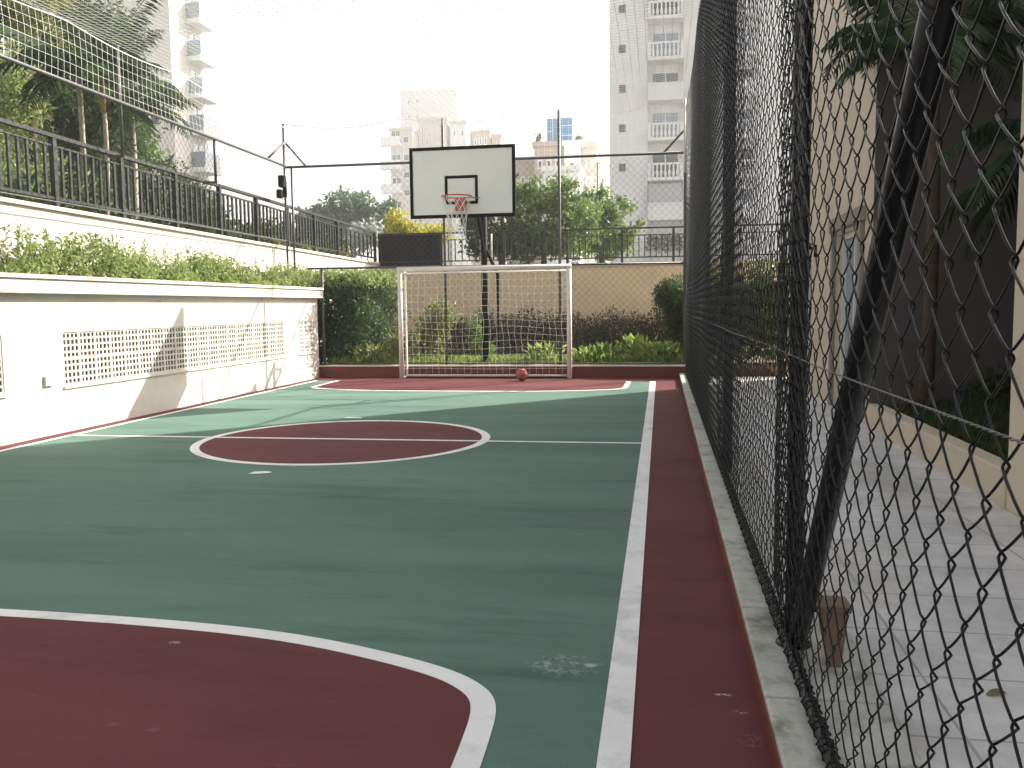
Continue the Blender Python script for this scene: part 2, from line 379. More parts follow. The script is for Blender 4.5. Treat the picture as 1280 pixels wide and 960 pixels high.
# retaining wall and railing on it (street side, left)
rw = thing('retaining_wall', 'high cream retaining wall behind the hedge with dark railing on top', 'wall', (-7.3, 9, 1.5))
mb = MB(); zt = lambda y: 2.585 - .0085 * (y - 8.6)
mb.hexa([(-7.40, -6, 1.0), (-7.2, -6, 1.0), (-7.2, 22.2, 1.0), (-7.40, 22.2, 1.0), (-7.40, -6, zt(-6) - .05), (-7.2, -6, zt(-6) - .05), (-7.2, 22.2, zt(22.2) - .05), (-7.40, 22.2, zt(22.2) - .05)])
mb.build('wall', PLASTER, rw)
mb = MB(); mb.hexa([(-7.42, -6, zt(-6) - .049), (-7.16, -6, zt(-6) - .049), (-7.16, 22.2, zt(22.2) - .049), (-7.42, 22.2, zt(22.2) - .049), (-7.42, -6, zt(-6)), (-7.16, -6, zt(-6)), (-7.16, 22.2, zt(22.2)), (-7.42, 22.2, zt(22.2))])
mb.build('coping', COPING, rw, bevel=.006)
mb = MB(); mb.box(-7.198, 10.35, 2.14, -7.17, 10.5, 2.24); o = mb.build('wall_vent', BLACK, origin=(-7.19, 10.42, 2.14)); tag(o, 'small dark square vent in the high cream wall above the hedge', 'vent')
rl = thing('railing', 'long dark iron balustrade railing on the high cream wall at left', 'railing', (-7.27, 9, 2.6))
RX = -7.27; rt = lambda y: 3.475 - .0155 * (y - 8.6)
ys = list(np.arange(3.0, 22.0, 1.36)); ys[-1] = 22.0
def bar(mb, x, ya, yb, za, zb, w_, h_):
    mb.hexa([(x - w_, ya, za - h_), (x + w_, ya, za - h_), (x + w_, yb, zb - h_), (x - w_, yb, zb - h_), (x - w_, ya, za), (x + w_, ya, za), (x + w_, yb, zb), (x - w_, yb, zb)])
mb = MB(); bar(mb, RX, 1, 22.05, rt(1), rt(22.05), .035, .045); mb.build('top_rail', IRON, rl)
mb = MB(); bar(mb, RX, 1, 22.05, rt(1) - .13, rt(22.05) - .13, .018, .022); mb.build('upper_rail', IRON, rl)
mb = MB(); bar(mb, RX, 1, 22.05, zt(1) + .13, zt(22.05) + .13, .02, .035); mb.build('bottom_rail', IRON, rl)
for k, y in enumerate(ys):
    mb = MB(); mb.box(RX - .032, y - .032, zt(y) + .002, RX + .032, y + .032, rt(y) - .046); mb.build('post', IRON, rl)
for a, b in zip(ys[:-1], ys[1:]):
    mb = MB(); nb = 9
    for q in range(1, nb):
        y = a + (b - a) * q / nb
        mb.box(RX - .014, y - .018, zt(y) + .1305, RX + .014, y + .018, rt(y) - .1525)
    mb.build('baluster_panel', IRON, rl)

# red planter wall and tan back wall with railing
pw = thing('planter_wall', 'low dark red planter wall behind the goal with pale cap', 'wall', (-3, 15.98, 0))
mb = MB(); mb.box(-6.42, 15.93, -.2, .70, 16.055, .205); mb.build('wall', REDTRIM, pw)
mb = MB(); mb.box(-6.44, 15.91, .206, .70, 16.07, .232); mb.build('cap', COPING, pw, bevel=.004)
bw = thing('back_wall', 'shaded tan wall closing the garden behind the goal', 'wall', (-3, 22.1, 0))
mb = MB(); mb.box(-7.19, 22.0, -.5, 12, 22.19, 2.27); mb.build('wall', TAN, bw)
mb = MB(); mb.box(-7.19, 21.95, 2.271, 12, 22.21, 2.345); mb.build('coping', COPING, bw, bevel=.006)
br = thing('railing', 'dark iron railing along the top of the tan back wall with solid panel', 'railing', (-3, 22.08, 2.35))
BY = 22.08
mb = MB(); mb.box(-7.2, BY - .03, 3.165, 4.23, BY + .03, 3.205); mb.build('top_rail', IRON, br)
mb = MB(); mb.box(-5.52, BY - .015, 3.00, 4.23, BY + .015, 3.025); mb.build('upper_rail', IRON, br)
mb = MB(); mb.box(-7.2, BY - .02, 2.46, 4.23, BY + .02, 2.49); mb.build('bottom_rail', IRON, br)
xs = [-7.17, -5.53, -3.9, -2.3, -.95, .30, 1.6, 2.9, 4.2]
for x in xs: mb = MB(); mb.box(x - .03, BY - .03, 2.347, x + .03, BY + .03, 3.164); mb.build('post', IRON, br)
for a, b in zip(xs[1:-1], xs[2:]):
    mb = MB(); nb = 9
    for q in range(1, nb):
        x = a + (b - a) * q / nb; mb.box(x - .012, BY - .01, 2.491, x + .012, BY + .01, 2.999)
    mb.build('baluster_panel', IRON, br)
mb = MB(); mb.box(-7.135, BY - .012, 2.37, -5.565, BY + .012, 3.163)
for k in range(9): x = -7.1 + k * .19; mb.box(x, BY - .024, 2.40, x + .03, BY - .0125, 3.15)
mb.build('solid_panel', BLACK, br)
mb = MB(); mb.tube([(-4.19, 21.9, 2.34), (-4.19, 21.9, 3.12)], .022, 8); o = mb.build('pole', WHITE, origin=(-4.19, 21.9, 2.34)); tag(o, 'short white pole in front of the railing above the goal', 'pole')

# ================================================================== CHAIN LINK
def chain(mb, u0, u1, z0, z1, P, wpitch, hpitch, r, n, detail, depth=.006, phase=0, topcut=None, amp=.006):
    """woven zigzag wires; P(u, z, d) -> xyz ; each wire is bent at every row and hooks its neighbour"""
    nw = int((u1 - u0) / wpitch); rows = int((z1 - z0) / hpitch)
    eps = .0065 if detail > 1 else .004
    for k in range(nw):
        u = u0 + k * wpitch; pts = []
        for r_ in range(rows + 1):
            right = (r_ + k + phase) % 2 == 0
            z = z0 + r_ * hpitch + amp * math.sin(u * 9.1 + r_ * 1.7)
            ub = u + (wpitch + eps if right else -eps)
            sgn = 1 if right else -1
            if detail > 1:
                c = hpitch * .12
                pts += [(ub - sgn * .0075, z - c, -depth * sgn), (ub, z, 0), (ub - sgn * .0075, z + c, depth * sgn)]
            else: pts += [(ub, z - .004, -depth * sgn), (ub, z + .004, depth * sgn)]
        du = .004 * math.sin(k * 2.3)
        q = np.array([P(a + du, b, d) for a, b, d in pts])
        if detail > 1:                                       # rounded bends
            c = np.empty((2 * len(q) - 2, 3)); c[0::2] = .75 * q[:-1] + .25 * q[1:]; c[1::2] = .25 * q[:-1] + .75 * q[1:]; q = c
        mb.tube(q, r, n, ref=P.ref, cap=False)
FX = .438
def PR(u, z, d): return (FX + d + .012 * math.sin(u * 1.3) * math.sin(z * 1.1), u, z)
PR.ref = (1, 0.03, 0.02)
rf = thing('chain_link_fence', 'tall dark chain link fence close by along the right kerb', 'fence', (FX, 8, .09))
mb = MB(); chain(mb, .45, 5.0, .11, 3.3, PR, .0655, .0668, .0022, 6, 2); chain(mb, 5.0, 15.85, .11, 4.76, PR, .0655, .0668, .0030, 4, 1)
mb.build('wire_mesh', WIRE, rf)
def PR2(u, z, d): return (FX + .022 + d + .02 * math.sin(u * 7) * math.sin(z * 2), u, z)
PR2.ref = (1, .03, .02)
mb = MB(); chain(mb, 2.95, 3.66, .19, 3.3, PR2, .033, .0668, .0028, 5, 2)
mb.build('lapped_mesh', WIRE, rf)
mb = MB(); chain(mb, 6.45, 7.1, .14, 4.7, PR2, .05, .0668, .003, 4, 1); mb.build('lapped_mesh', WIRE, rf)
mb = MB(); mb.tube([(FX + .04, 3.22, .094), (FX + .04, 3.22, 4.78)], .031, 14); mb.build('post', PIPE, rf)
mb = MB(); mb.lathe((FX + .04, 3.22, .086), [(.001, .01), (.062, .01), (.066, 0)], 14); mb.build('post_foot', PIPE, rf)
for y in (6.55, 9.75, 12.5, 15.86, -.2):
    mb = MB(); mb.tube([(FX + .045, y, .09), (FX + .045, y, 4.78)], .036, 12); mb.build('post', PIPE, rf)
mb = MB(); mb.tube([(FX + .045, 3.16, .13), (FX + .045, .98, 2.67)], .034, 14, ref=(1, 0, 0)); mb.build('brace', PIPE, rf)
for z in (.42, .88, 1.40, 1.86, 2.30):
    a = np.linspace(0, 4.3 * math.pi, 30); mb = MB()
    mb.tube([(FX + .025 + .047 * math.cos(t), 3.22 + .040 * math.sin(t), z + .004 * t - .02) for t in a] + [(FX - .03, 3.25, z + .05)], .0022, 5, ref=(0, .1, 1)); mb.build('wire_tie', WIRE, rf)
mb = MB(); mb.tube([(FX + .01, -.2, .115), (FX + .01, 3.0, .115), (FX + .01, 15.86, .11)], .019, 10)
for y in np.arange(.9, 15.8, .131):
    a = np.linspace(0, 5.5 * math.pi, 14); mb.tube([(FX + .01 + .024 * math.cos(t), y + .016 * t / 3, .115 + .024 * math.sin(t)) for t in a], .0032, 4, ref=(0, 1, .1))
mb.build('bottom_pipe', PIPE, rf)
mb = MB(); mb.tube([(FX + .03, -.2, 4.78), (FX + .03, 15.86, 4.78)], .024, 8); mb.build('top_pipe', PIPE, rf)
mb = MB(); t = np.linspace(.4, 15.8, 1400)
for ph in (0, math.pi): mb.tube(np.stack([FX - .008 + .0017 * np.cos(t * 130 + ph), t, 1.145 + .0017 * np.sin(t * 130 + ph) + .004 * np.sin(t * 2)], 1), .0013, 4, ref=(0, .1, 1))
mb.build('tension_wire', STEEL, rf)
blk = MB(); blk.hexa([(.565, 3.02, .088), (.605, 3.02, .088), (.605, 3.08, .088), (.565, 3.08, .088), (.53, 3.0, .285), (.622, 3.0, .285), (.622, 3.09, .285), (.53, 3.09, .285)])
blk.hexa([(.515, 2.99, .2855), (.628, 2.99, .2855), (.628, 3.10, .2855), (.515, 3.10, .2855), (.512, 2.985, .31), (.631, 2.985, .31), (.631, 3.105, .31), (.512, 3.105, .31)])
o = blk.build('stone_block', BROWN, origin=(.58, 3.04, .088), bevel=.004); tag(o, 'small brown tapered block on the kerb behind the braced fence post', 'block')

lf_ = MB(); q = np.linspace(0, 1, 9)
for k in range(8):
    a, b = q[k], q[k + 1]; wa, wb_ = .02 * math.sin(math.pi * a) ** .8, .02 * math.sin(math.pi * b) ** .8
    P0 = lambda t, w_: (1.06 + .075 * t, 3.02 + .03 * t + w_, .022 + .006 * math.sin(3 * t) + abs(w_) * .15)
    lf_.add([P0(a, -wa), P0(b, -wb_), P0(b, 0), P0(a, 0)], [(0, 1, 2, 3)]); lf_.add([P0(a, 0), P0(b, 0), P0(b, wb_), P0(a, wa)], [(0, 1, 2, 3)])
tag(lf_.build('fallen_leaf', leafmat('dry fallen leaf', (.15, .15, .06), (.22, .2, .08)), origin=(1.1, 3.02, .022)), 'single dry fallen leaf on the grey walkway tiles', 'leaf')
# back fence
FY = 15.99
def PB(u, z, d): return (u, FY + d + .01 * math.sin(u * 1.7), z)
PB.ref = (0.03, 1, 0.02)
bf = thing('chain_link_fence', 'dark chain link fence on the red planter wall behind the goal', 'fence', (-3, FY, .235))
mb = MB(); chain(mb, -6.36, .40, .25, 3.94, PB, .062, .064, .0019, 3, 1); chain(mb, -6.9, -6.37, 1.75, 3.94, PB, .062, .064, .0019, 3, 1)
mb.build('wire_mesh', WIRE, bf)
for x, z0, z1, r in ((-6.36, .234, 2.06, .028), (-3.95, .234, 4.74, .026), (-1.81, .234, 4.80, .026), (.42, .234, 4.74, .03), (-6.90, 1.6, 3.96, .022)):
    mb = MB(); mb.tube([(x, FY + .035, z0), (x, FY + .035, z1)], r, 10); mb.build('post', GREYPIPE, bf)
mb = MB(); mb.tube([(-7.0, FY + .02, 3.98), (.42, FY + .02, 3.96)], .024, 8); mb.build('top_rail', GREYPIPE, bf)
mb = MB(); mb.tube([(-6.62, FY + .02, 2.07), (.42, FY + .02, 2.04)], .02, 8); mb.build('middle_rail', GREYPIPE, bf)
mb = MB(); mb.tube([(-6.3, FY + .02, .26), (.42, FY + .02, .26)], .014, 8); mb.build('bottom_rail', GREYPIPE, bf)
mb = MB(); mb.tube([(-6.99, FY + .03, 4.42), (-6.60, FY + .03, 3.98)], .02, 8); mb.build('brace', GREYPIPE, bf)
mb = MB(); mb.tube([(.40, FY + .03, 4.35), (.05, FY + .03, 3.98)], .02, 8); mb.build('brace', GREYPIPE, bf)

# left fence
LX = -7.0
def PL(u, z, d): return (LX + d + .01 * math.sin(u * 1.7), u, z)
PL.ref = (1, .03, .02)
lf = thing('chain_link_fence', 'grey chain link fence rising above the railing and hedge at left', 'fence', (LX, 9, 1.55))
mb = MB(); chain(mb, 6.5, 15.9, 2.62, 4.0, PL, .062, .064, .0019, 3, 1); mb.build('wire_mesh', WIRE, lf)
mb = MB(); mb.tube([(LX, 0, 4.10), (LX, 9, 4.055), (LX, 15.98, 4.0)], .026, 8); mb.build('top_rail', GREYPIPE, lf)
mb = MB(); mb.tube([(LX, 2, 2.60), (LX, 15.98, 2.60)], .008, 6); mb.build('bottom_wire', GREYPIPE, lf)
for y, z0, z1 in ((5.6, 3.36, 4.78), (10.84, 3.34, 4.78), (13.32, 3.33, 4.02), (15.98, 1.55, 4.78)):
    mb = MB(); mb.tube([(LX - .02, y, z0), (LX - .02, y, z1)], .022, 8)
    if z0 > 2: mb.box(RX + .036, y - .02, z0, LX - .02, y + .02, z0 + .03)
    mb.build('post', GREYPIPE, lf)
mb = MB(); mb.tube([(LX, FY, 4.45), (LX, FY - .75, 4.03)], .02, 8); mb.build('brace', GREYPIPE, lf)
# floodlight clamped to the corner post
fl = thing('floodlight', 'dark floodlight clamped to the corner fence post at left', 'floodlight', (LX, 15.9, 3.5))
mb = MB(); mb.box(-7.06, 15.74, 3.58, -6.95, 15.90, 3.80); mb.build('lamp_head', BLACK, fl, bevel=.02)
mb = MB(); mb.box(-7.10, 15.74, 3.38, -7.0, 15.86, 3.54); mb.build('ballast_box', BLACK, fl, bevel=.015)
mb = MB(); mb.tube([(-7.02, 15.96, 3.42), (-7.02, 15.96, 3.72)], .04, 8); mb.build('clamp', BLACK, fl)

# overhead white net
nn = thing('safety_net', 'white square mesh safety net hung above the fences and over the court', 'net', (-3.2, 9, 4.77))
def mesh_net(fn, nu, nv, su, sv, r, name, m=CORD, parent=nn, sides=3):
    mb = MB()
    for i in range(nu + 1):
        mb.tube([fn(i / nu, j / sv) for j in range(sv + 1)], r, sides, ref=(.13, .77, .6), cap=False)
    for j in range(nv + 1):
        mb.tube([fn(i / su, j / nv) for i in range(su + 1)], r, sides, ref=(.77, .13, .6), cap=False)
    return mb.build(name, m, parent)
def f_roof(u, v):
    x = LX + u * 7.46; y = 2 + v * 13.98
    return (x, y, 4.78 - .30 * math.sin(math.pi * u) ** .7 * (.55 + .45 * math.sin(3 * math.pi * v) ** 2) + .02 * math.sin(17 * u + 9 * v))
mesh_net(f_roof, 68, 127, 26, 52, .0022, 'roof_net')
def f_side(u, v): return (LX + .05 * math.sin(math.pi * v) * math.sin(5 * u), 2 + u * 13.98, 4.06 - .005 * u * 10 + v * (.71 - .07 * abs(math.sin(u * math.pi * 5.4)) * v + .05 * u))
mesh_net(f_side, 127, 6, 110, 6, .0019, 'side_net')
def f_end(u, v): return (LX + u * 7.46, FY + .03 * math.sin(7 * u), 3.98 + v * (.79 - .12 * abs(math.sin(u * math.pi * 3.3))))
mesh_net(f_end, 68, 7, 60, 7, .0018, 'end_net')
mb = MB(); mb.tube([(LX, 2 + 13.98 * u, 4.775 - .07 * abs(math.sin(u * math.pi * 5.4))) for u in np.linspace(0, 1, 60)], .007, 6)
mb.tube([(LX + 7.46 * u, FY, 4.775 - .12 * abs(math.sin(u * math.pi * 3.3))) for u in np.linspace(0, 1, 50)], .006, 6)
mb.build('border_rope', CORD, nn)
mb = MB(); mb.tube([(.40, 15.9, 3.6), (.40, 15.9, 4.85)], .02, 8); o = mb.build('net_pole', WHITE, origin=(.4, 15.9, 3.6)); tag(o, 'thin white net pole at the far right fence corner', 'pole')

# ================================================================== GOAL, BALL, HOOP
GY = 15.58; GX0, GX1 = -4.695, -1.60; gz = 2.0
gl = thing('football_goal', 'white metal football goal with net at the far end of the court', 'goal', (-3.15, GY, 0))
for x in (GX0, GX1):
    mb = MB(); mb.tube([(x, GY, .012), (x, GY, gz)], .042, 14); mb.build('post', WHITE, gl)
mb = MB(); mb.tube([(GX0 - .042, GY, gz), (GX1 + .042, GY, gz)], .043, 14); mb.build('crossbar', WHITE, gl)
for x in (GX0 + .02, GX1 - .0):
    mb = MB(); mb.tube([(x, GY, gz - .02), (x, GY + .27, gz - .05), (x, GY + .29, gz - .12), (x, GY + .29, .03), (x, GY, .03)], .018, 8, ref=(1, .1, .1)); mb.build('rear_frame', WHITE, gl)
mb = MB(); mb.tube([(GX0, GY + .29, .045), (GX1, GY + .29, .045)], .022, 8); mb.build('ground_bar', WHITE, gl)
mb = MB(); mb.tube([(GX0, GY + .28, gz - .06), (GX1, GY + .28, gz - .06)], .016, 8); mb.build('rear_bar', WHITE, gl)
def sagy(u, v): return .06 * math.sin(math.pi * u) * math.sin(math.pi * v) + .02 * math.sin(23 * u + 11 * v)
def f_gb(u, v): return (GX0 + .03 + u * (GX1 - GX0 - .06) + .022 * math.sin(13 * v + 17 * u) * math.sin(math.pi * v), GY + .262 - sagy(u, v), .05 + v * (gz - .12) + .03 * math.sin(9 * u + 5 * v) * math.sin(math.pi * v))
mb = MB()
def goalnet(fn, nu, nv, su, sv):
    for i in range(nu + 1): mb.tube([fn(i / nu, j / sv) for j in range(sv + 1)], .0021, 4, ref=(.1, 1, .1), cap=False)
    for j in range(nv + 1): mb.tube([fn(i / su, j / nv) for i in range(su + 1)], .0021, 4, ref=(.1, 1, .1), cap=False)
goalnet(f_gb, 25, 15, 40, 24)
for x in (GX0 + .01, GX1 - .01): goalnet(lambda u, v: (x + .012 * math.sin(9 * v + 4 * u), GY + u * .26, .05 + v * (gz - .12)), 2, 15, 3, 15)
goalnet(lambda u, v: (GX0 + u * (GX1 - GX0), GY + v * .27, gz - .03 - .03 * v - .02 * math.sin(math.pi * v)), 25, 2, 25, 3)
mb.build('goal_net', CORD, gl)
ba = MB(); ba.lathe((-2.40, 15.20, .115), [(.11 * math.sin(a) + 1e-5, -.11 * math.cos(a)) for a in np.linspace(0, math.pi, 15)], 20)
ball = tag(ba.build('ball', BALLM, origin=(-2.40, 15.20, .115)), 'faded red ball on the ground in front of the goal', 'ball')
sm_ = MB()
for ax in range(3):
    pts = []
    for a in np.linspace(0, 2 * math.pi, 29):
        c_, s_ = .111 * math.cos(a), .111 * math.sin(a); v = [0, 0, 0]; v[(ax + 1) % 3] = c_; v[(ax + 2) % 3] = s_
        pts.append((-2.40 + v[0], 15.2 + v[1], .115 + v[2]))
    r_ = [(1, 0, .01), (0, 1, .01), (0, .01, 1)][ax]
    sm_.tube(pts, .0025, 4, ref=r_, cap=False)
sm_.build('seam', BLACK, ball)

hp = thing('basketball_hoop', 'white basketball backboard with red ring on a dark pole behind the goal', 'basketball hoop', (-3.15, 16.25, 0))
BYD = 13.57; X0, X1, ZB, ZT = -3.885, -2.21, 2.70, 3.79
mb = MB(); mb.box(X0 + .045, BYD, ZB + .045, X1 - .045, BYD + .03, ZT - .045); mb.build('backboard', BOARD, hp)
mb = MB()
for a in ((X0, ZB, X1, ZB + .05), (X0, ZT - .05, X1, ZT), (X0, ZB + .0505, X0 + .05, ZT - .0505), (X1 - .05, ZB + .0505, X1, ZT - .0505)):
    mb.box(a[0], BYD - .012, a[1], a[2], BYD + .038, a[3])
mb.build('board_frame', BLACK, hp, bevel=.003)
mb = MB(); a0, a1, b0, b1 = -3.325, -2.80, 2.905, 3.345; t_ = .045
for a in ((a0, b0, a1, b0 + t_), (a0, b1 - t_, a1, b1), (a0, b0 + t_, a0 + t_, b1 - t_), (a1 - t_, b0 + t_, a1, b1 - t_)): mb.box(a[0], BYD - .004, a[1], a[2], BYD - .0005, a[3])
mb.build('target_square', BLACK, hp)
RC = (-3.06, BYD - .34, 2.985)
mb = MB(); mb.tube([(RC[0] + .225 * math.cos(a), RC[1] + .225 * math.sin(a), RC[2]) for a in np.linspace(0, 2 * math.pi, 41)], .0095, 8, ref=(0, 0, 1), cap=False)
rg = mb.build('ring', ORANGE, hp)
mb = MB(); mb.box(-3.145, BYD - .115, 2.80, -2.985, BYD - .0045, 2.93); mb.box(-3.15, BYD - .016, 2.93, -2.98, BYD - .0046, 3.0); mb.tube([(-3.13, BYD - .1, 2.92), (-3.13, BYD - .14, 2.98)], .012, 6); mb.tube([(-3.0, BYD - .1, 2.92), (-3.0, BYD - .14, 2.98)], .012, 6)
mb.tube([(-3.34, BYD - .01, 2.99), (-3.22, BYD - .19, 2.985)], .009, 6); mb.tube([(-2.78, BYD - .01, 2.99), (-2.90, BYD - .19, 2.985)], .009, 6)
mb.build('ring_bracket', ORANGE, hp)
mb = MB()
def hn(k, j, s):
    a = (k + s * j * .5) * 2 * math.pi / 12; rr = .222 - .028 * j + (.012 * j * j if j < 3 else .012 * 9 - .004 * j)
    rr = [.222, .20, .175, .155, .142, .135, .132, .138][j]
    return (RC[0] + rr * math.cos(a), RC[1] + rr * math.sin(a), RC[2] - .008 - .092 * j)
for k in range(12):
    for s in (1, -1): mb.tube([hn(k, j, s) for j in range(8)], .0042, 4, ref=(.3, .2, 1), cap=False)
mb.build('hoop_net', CORD, hp)
mb = MB(); mb.tube([(-3.25, 16.25, .16), (-3.25, 16.25, 3.12)], .06, 12); mb.build('pole', BLACK, hp)
mb = MB(); mb.tube([(-3.25, 16.25, 3.02), (-3.06, BYD + .06, 3.02)], .04, 10, ref=(0, 0, 1)); mb.tube([(-3.24, 16.2, 2.3), (-3.1, 14.9, 2.99)], .028, 8, ref=(1, 0, 0)); mb.build('arm', BLACK, hp)
mb = MB(); mb.tube([(-3.0, 16.25, .16), (-3.0, 16.25, 1.9), (-3.2, 16.25, 2.35)], .034, 10); mb.build('strut', BLACK, hp)
for z in (2.95, 3.46):
    mb = MB(); mb.box(X0 + .25, BYD + .039, z - .03, X1 - .25, BYD + .085, z + .03); mb.build('mounting_bar', BLACK, hp)

# ================================================================== RIGHT BUILDING
rb = thing('building', 'beige building with dark recess and palms beyond the near fence at right', 'building', (2.15, 10, 0))
HB = 10.6
def facade(mb, u0, u1, z0, z1, ops, P, dep):
    us = sorted({u0, u1, *[o[0] for o in ops], *[o[1] for o in ops]}); zs = sorted({z0, z1, *[o[2] for o in ops], *[o[3] for o in ops]})
    for a, b in zip(us[:-1], us[1:]):
        for c, d in zip(zs[:-1], zs[1:]):
            if any(o[0] <= a and b <= o[1] and o[2] <= c and d <= o[3] for o in ops): continue
            mb.add([P(a, c, 0), P(b, c, 0), P(b, d, 0), P(a, d, 0)], [(0, 1, 2, 3)])
    for a, b, c, d in ops:
        for q in (((a, c), (b, c)), ((b, c), (b, d)), ((b, d), (a, d)), ((a, d), (a, c))):
            (m_, n_), (k_, l_) = q
            mb.add([P(m_, n_, 0), P(k_, l_, 0), P(k_, l_, dep), P(m_, n_, dep)], [(0, 1, 2, 3)])
ops = [(10.15, 11.55, .02, 2.14), (13.35, 14.2, .02, 1.93), (9.95, 10.75, 3.85, 4.5), (10.15, 11.55, 7.2, 8.6), (13, 14.2, 7.2, 8.6)]
mb = MB(); facade(mb, 9.65, 15.7, -.3, HB, ops, lambda u, z, d: (2.15 + d, u, z), .18)
mb.box(2.33, 9.66, -.3, 16, 15.69, HB); mb.add([(2.15, 15.7, -.3), (16, 15.7, -.3), (16, 15.7, HB), (2.15, 15.7, HB)], [(0, 1, 2, 3)]); mb.box(2.1, 9.6, HB + .001, 16, 15.75, HB + .3)
mb.build('facade', BEIGE, rb)
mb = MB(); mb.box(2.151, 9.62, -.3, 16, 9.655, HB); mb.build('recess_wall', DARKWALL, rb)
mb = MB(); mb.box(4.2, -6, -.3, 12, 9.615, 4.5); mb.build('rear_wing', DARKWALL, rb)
mb = MB(); mb.box(2.13, 3.9, -.3, 2.9, 5.85, 3.25); mb.build('pier', BEIGE, rb, bevel=.012)
mb = MB(); mb.box(2.05, 3.7, 3.26, 4.195, 5.95, 3.55); mb.build('canopy_slab', BEIGE, rb)
for (a, b, c, d) in ops:
    isdoor = c < .1
    fr = MB(); t_ = .06
    for q in ((a, b, d - t_, d), (a, a + t_, c, d - t_), (b - t_, b, c, d - t_), ((a + b) / 2 - .02, (a + b) / 2 + .02, c, d - t_)): fr.box(2.22, q[0] + .001, q[2], 2.29, q[1] - .001, q[3] - .0005)
    fo = fr.build('door' if isdoor else 'window', WFRAME, rb)
    gp = MB(); gp.box(2.262, a + t_, c + .01, 2.272, b - t_, d - t_); gp.build('pane', BGLASS, fo)
mb = MB(); mb.box(2.08, 9.95, 2.18, 2.149, 11.75, 2.34); mb.box(2.1, 10.02, .02, 2.149, 10.14, 2.179); mb.box(2.1, 11.56, .02, 2.149, 11.68, 2.179); mb.build('door_surround', surf('grey stone trim', (.27, .24, .21), .8), rb, bevel=.01)
lt = thing('wall_lantern', 'small black lantern on the beige building beside the doors', 'lantern', (2.15, 13.0, 1.9))
mb = MB(); mb.box(2.12, 12.96, 1.95, 2.149, 13.04, 2.12); mb.tube([(2.13, 13, 2.1), (2.03, 13, 2.16), (2.03, 13, 2.12)], .01, 6, ref=(0, 1, 0)); mb.build('bracket', BLACK, lt)
mb = MB(); mb.lathe((2.03, 13, 1.9), [(.001, 0), (.04, .01), (.06, .05), (.065, .17), (.075, .175), (.03, .23), (.001, .24)], 8); mb.build('lamp_cage', BLACK, lt)
mb = MB(); mb.lathe((2.03, 13, 1.9), [(.05, .06), (.0665, .07), (.0675, .15), (.05, .16)], 8); mb.build('lamp_glass', LAMPG, lt)

# ================================================================== VEGETATION
def limb(mb, p, q, r0, r1, k=5, wob=.06):
    p = np.array(p, float); q = np.array(q, float); L = np.linalg.norm(q - p)
    pts = [p + (q - p) * t + (rng.normal(size=3) * wob * L * (0 if t in (0, 1) else 1)) for t in np.linspace(0, 1, k)]
    mb.tube(pts, np.linspace(r0, r1, k), 7, ref=(.3, .9, .1))
def tree(name, label, cat, base, fork, clumps, nleaf, size, lm, bark=BARK, r=.09, aspect=.5, group=None, up=.1, extra_trunks=()):
    t = thing(name, label, cat, base, group)
    mb = MB(); limb(mb, base, fork, r, r * .7, 6, .02)
    for c, rad in clumps: limb(mb, fork, np.array(c) - (0, 0, rad[2] * .3), r * .55, r * .15, 5, .05)
    for a, b, rr in extra_trunks: limb(mb, a, b, rr, rr * .6, 6, .02)
    mb.build('trunk', bark, t)
    mb = MB(); tot = sum(np.prod(rad) ** (2 / 3) for _, rad in clumps)
    for c, rad in clumps:
        n = int(nleaf * np.prod(rad) ** (2 / 3) / tot)
        sub = blob(c, rad, max(6, n // 45), .35)
        P = np.concatenate([blob(s_, np.array(rad) * (.24 + .22 * rng.random()), 45, .2) for s_ in sub])
        leaves(mb, P, size, aspect, up)
    mb.build('crown', lm, t); return t
def shrub(name, label, cat, base, clumps, nleaf, size, lm, aspect=.45, up=.5, group=None, stem=True):
    t = thing(name, label, cat, base, group)
    if stem:
        mb = MB()
        for c, rad in clumps: limb(mb, (base[0] + rng.normal() * .04, base[1] + rng.normal() * .04, base[2]), (c[0], c[1], c[2]), .018, .006, 4, .04)
        mb.build('stem', BARK, t)
    mb = MB(); tot = sum(np.prod(r_) ** (2 / 3) for _, r_ in clumps)
    for c, rad in clumps:
        n = int(nleaf * np.prod(rad) ** (2 / 3) / tot); P = blob(c, rad, n, .3); P[:, 2] = np.maximum(P[:, 2], base[2] + .02)
        leaves(mb, P, size, aspect, up)
    mb.build('foliage', lm, t); return t
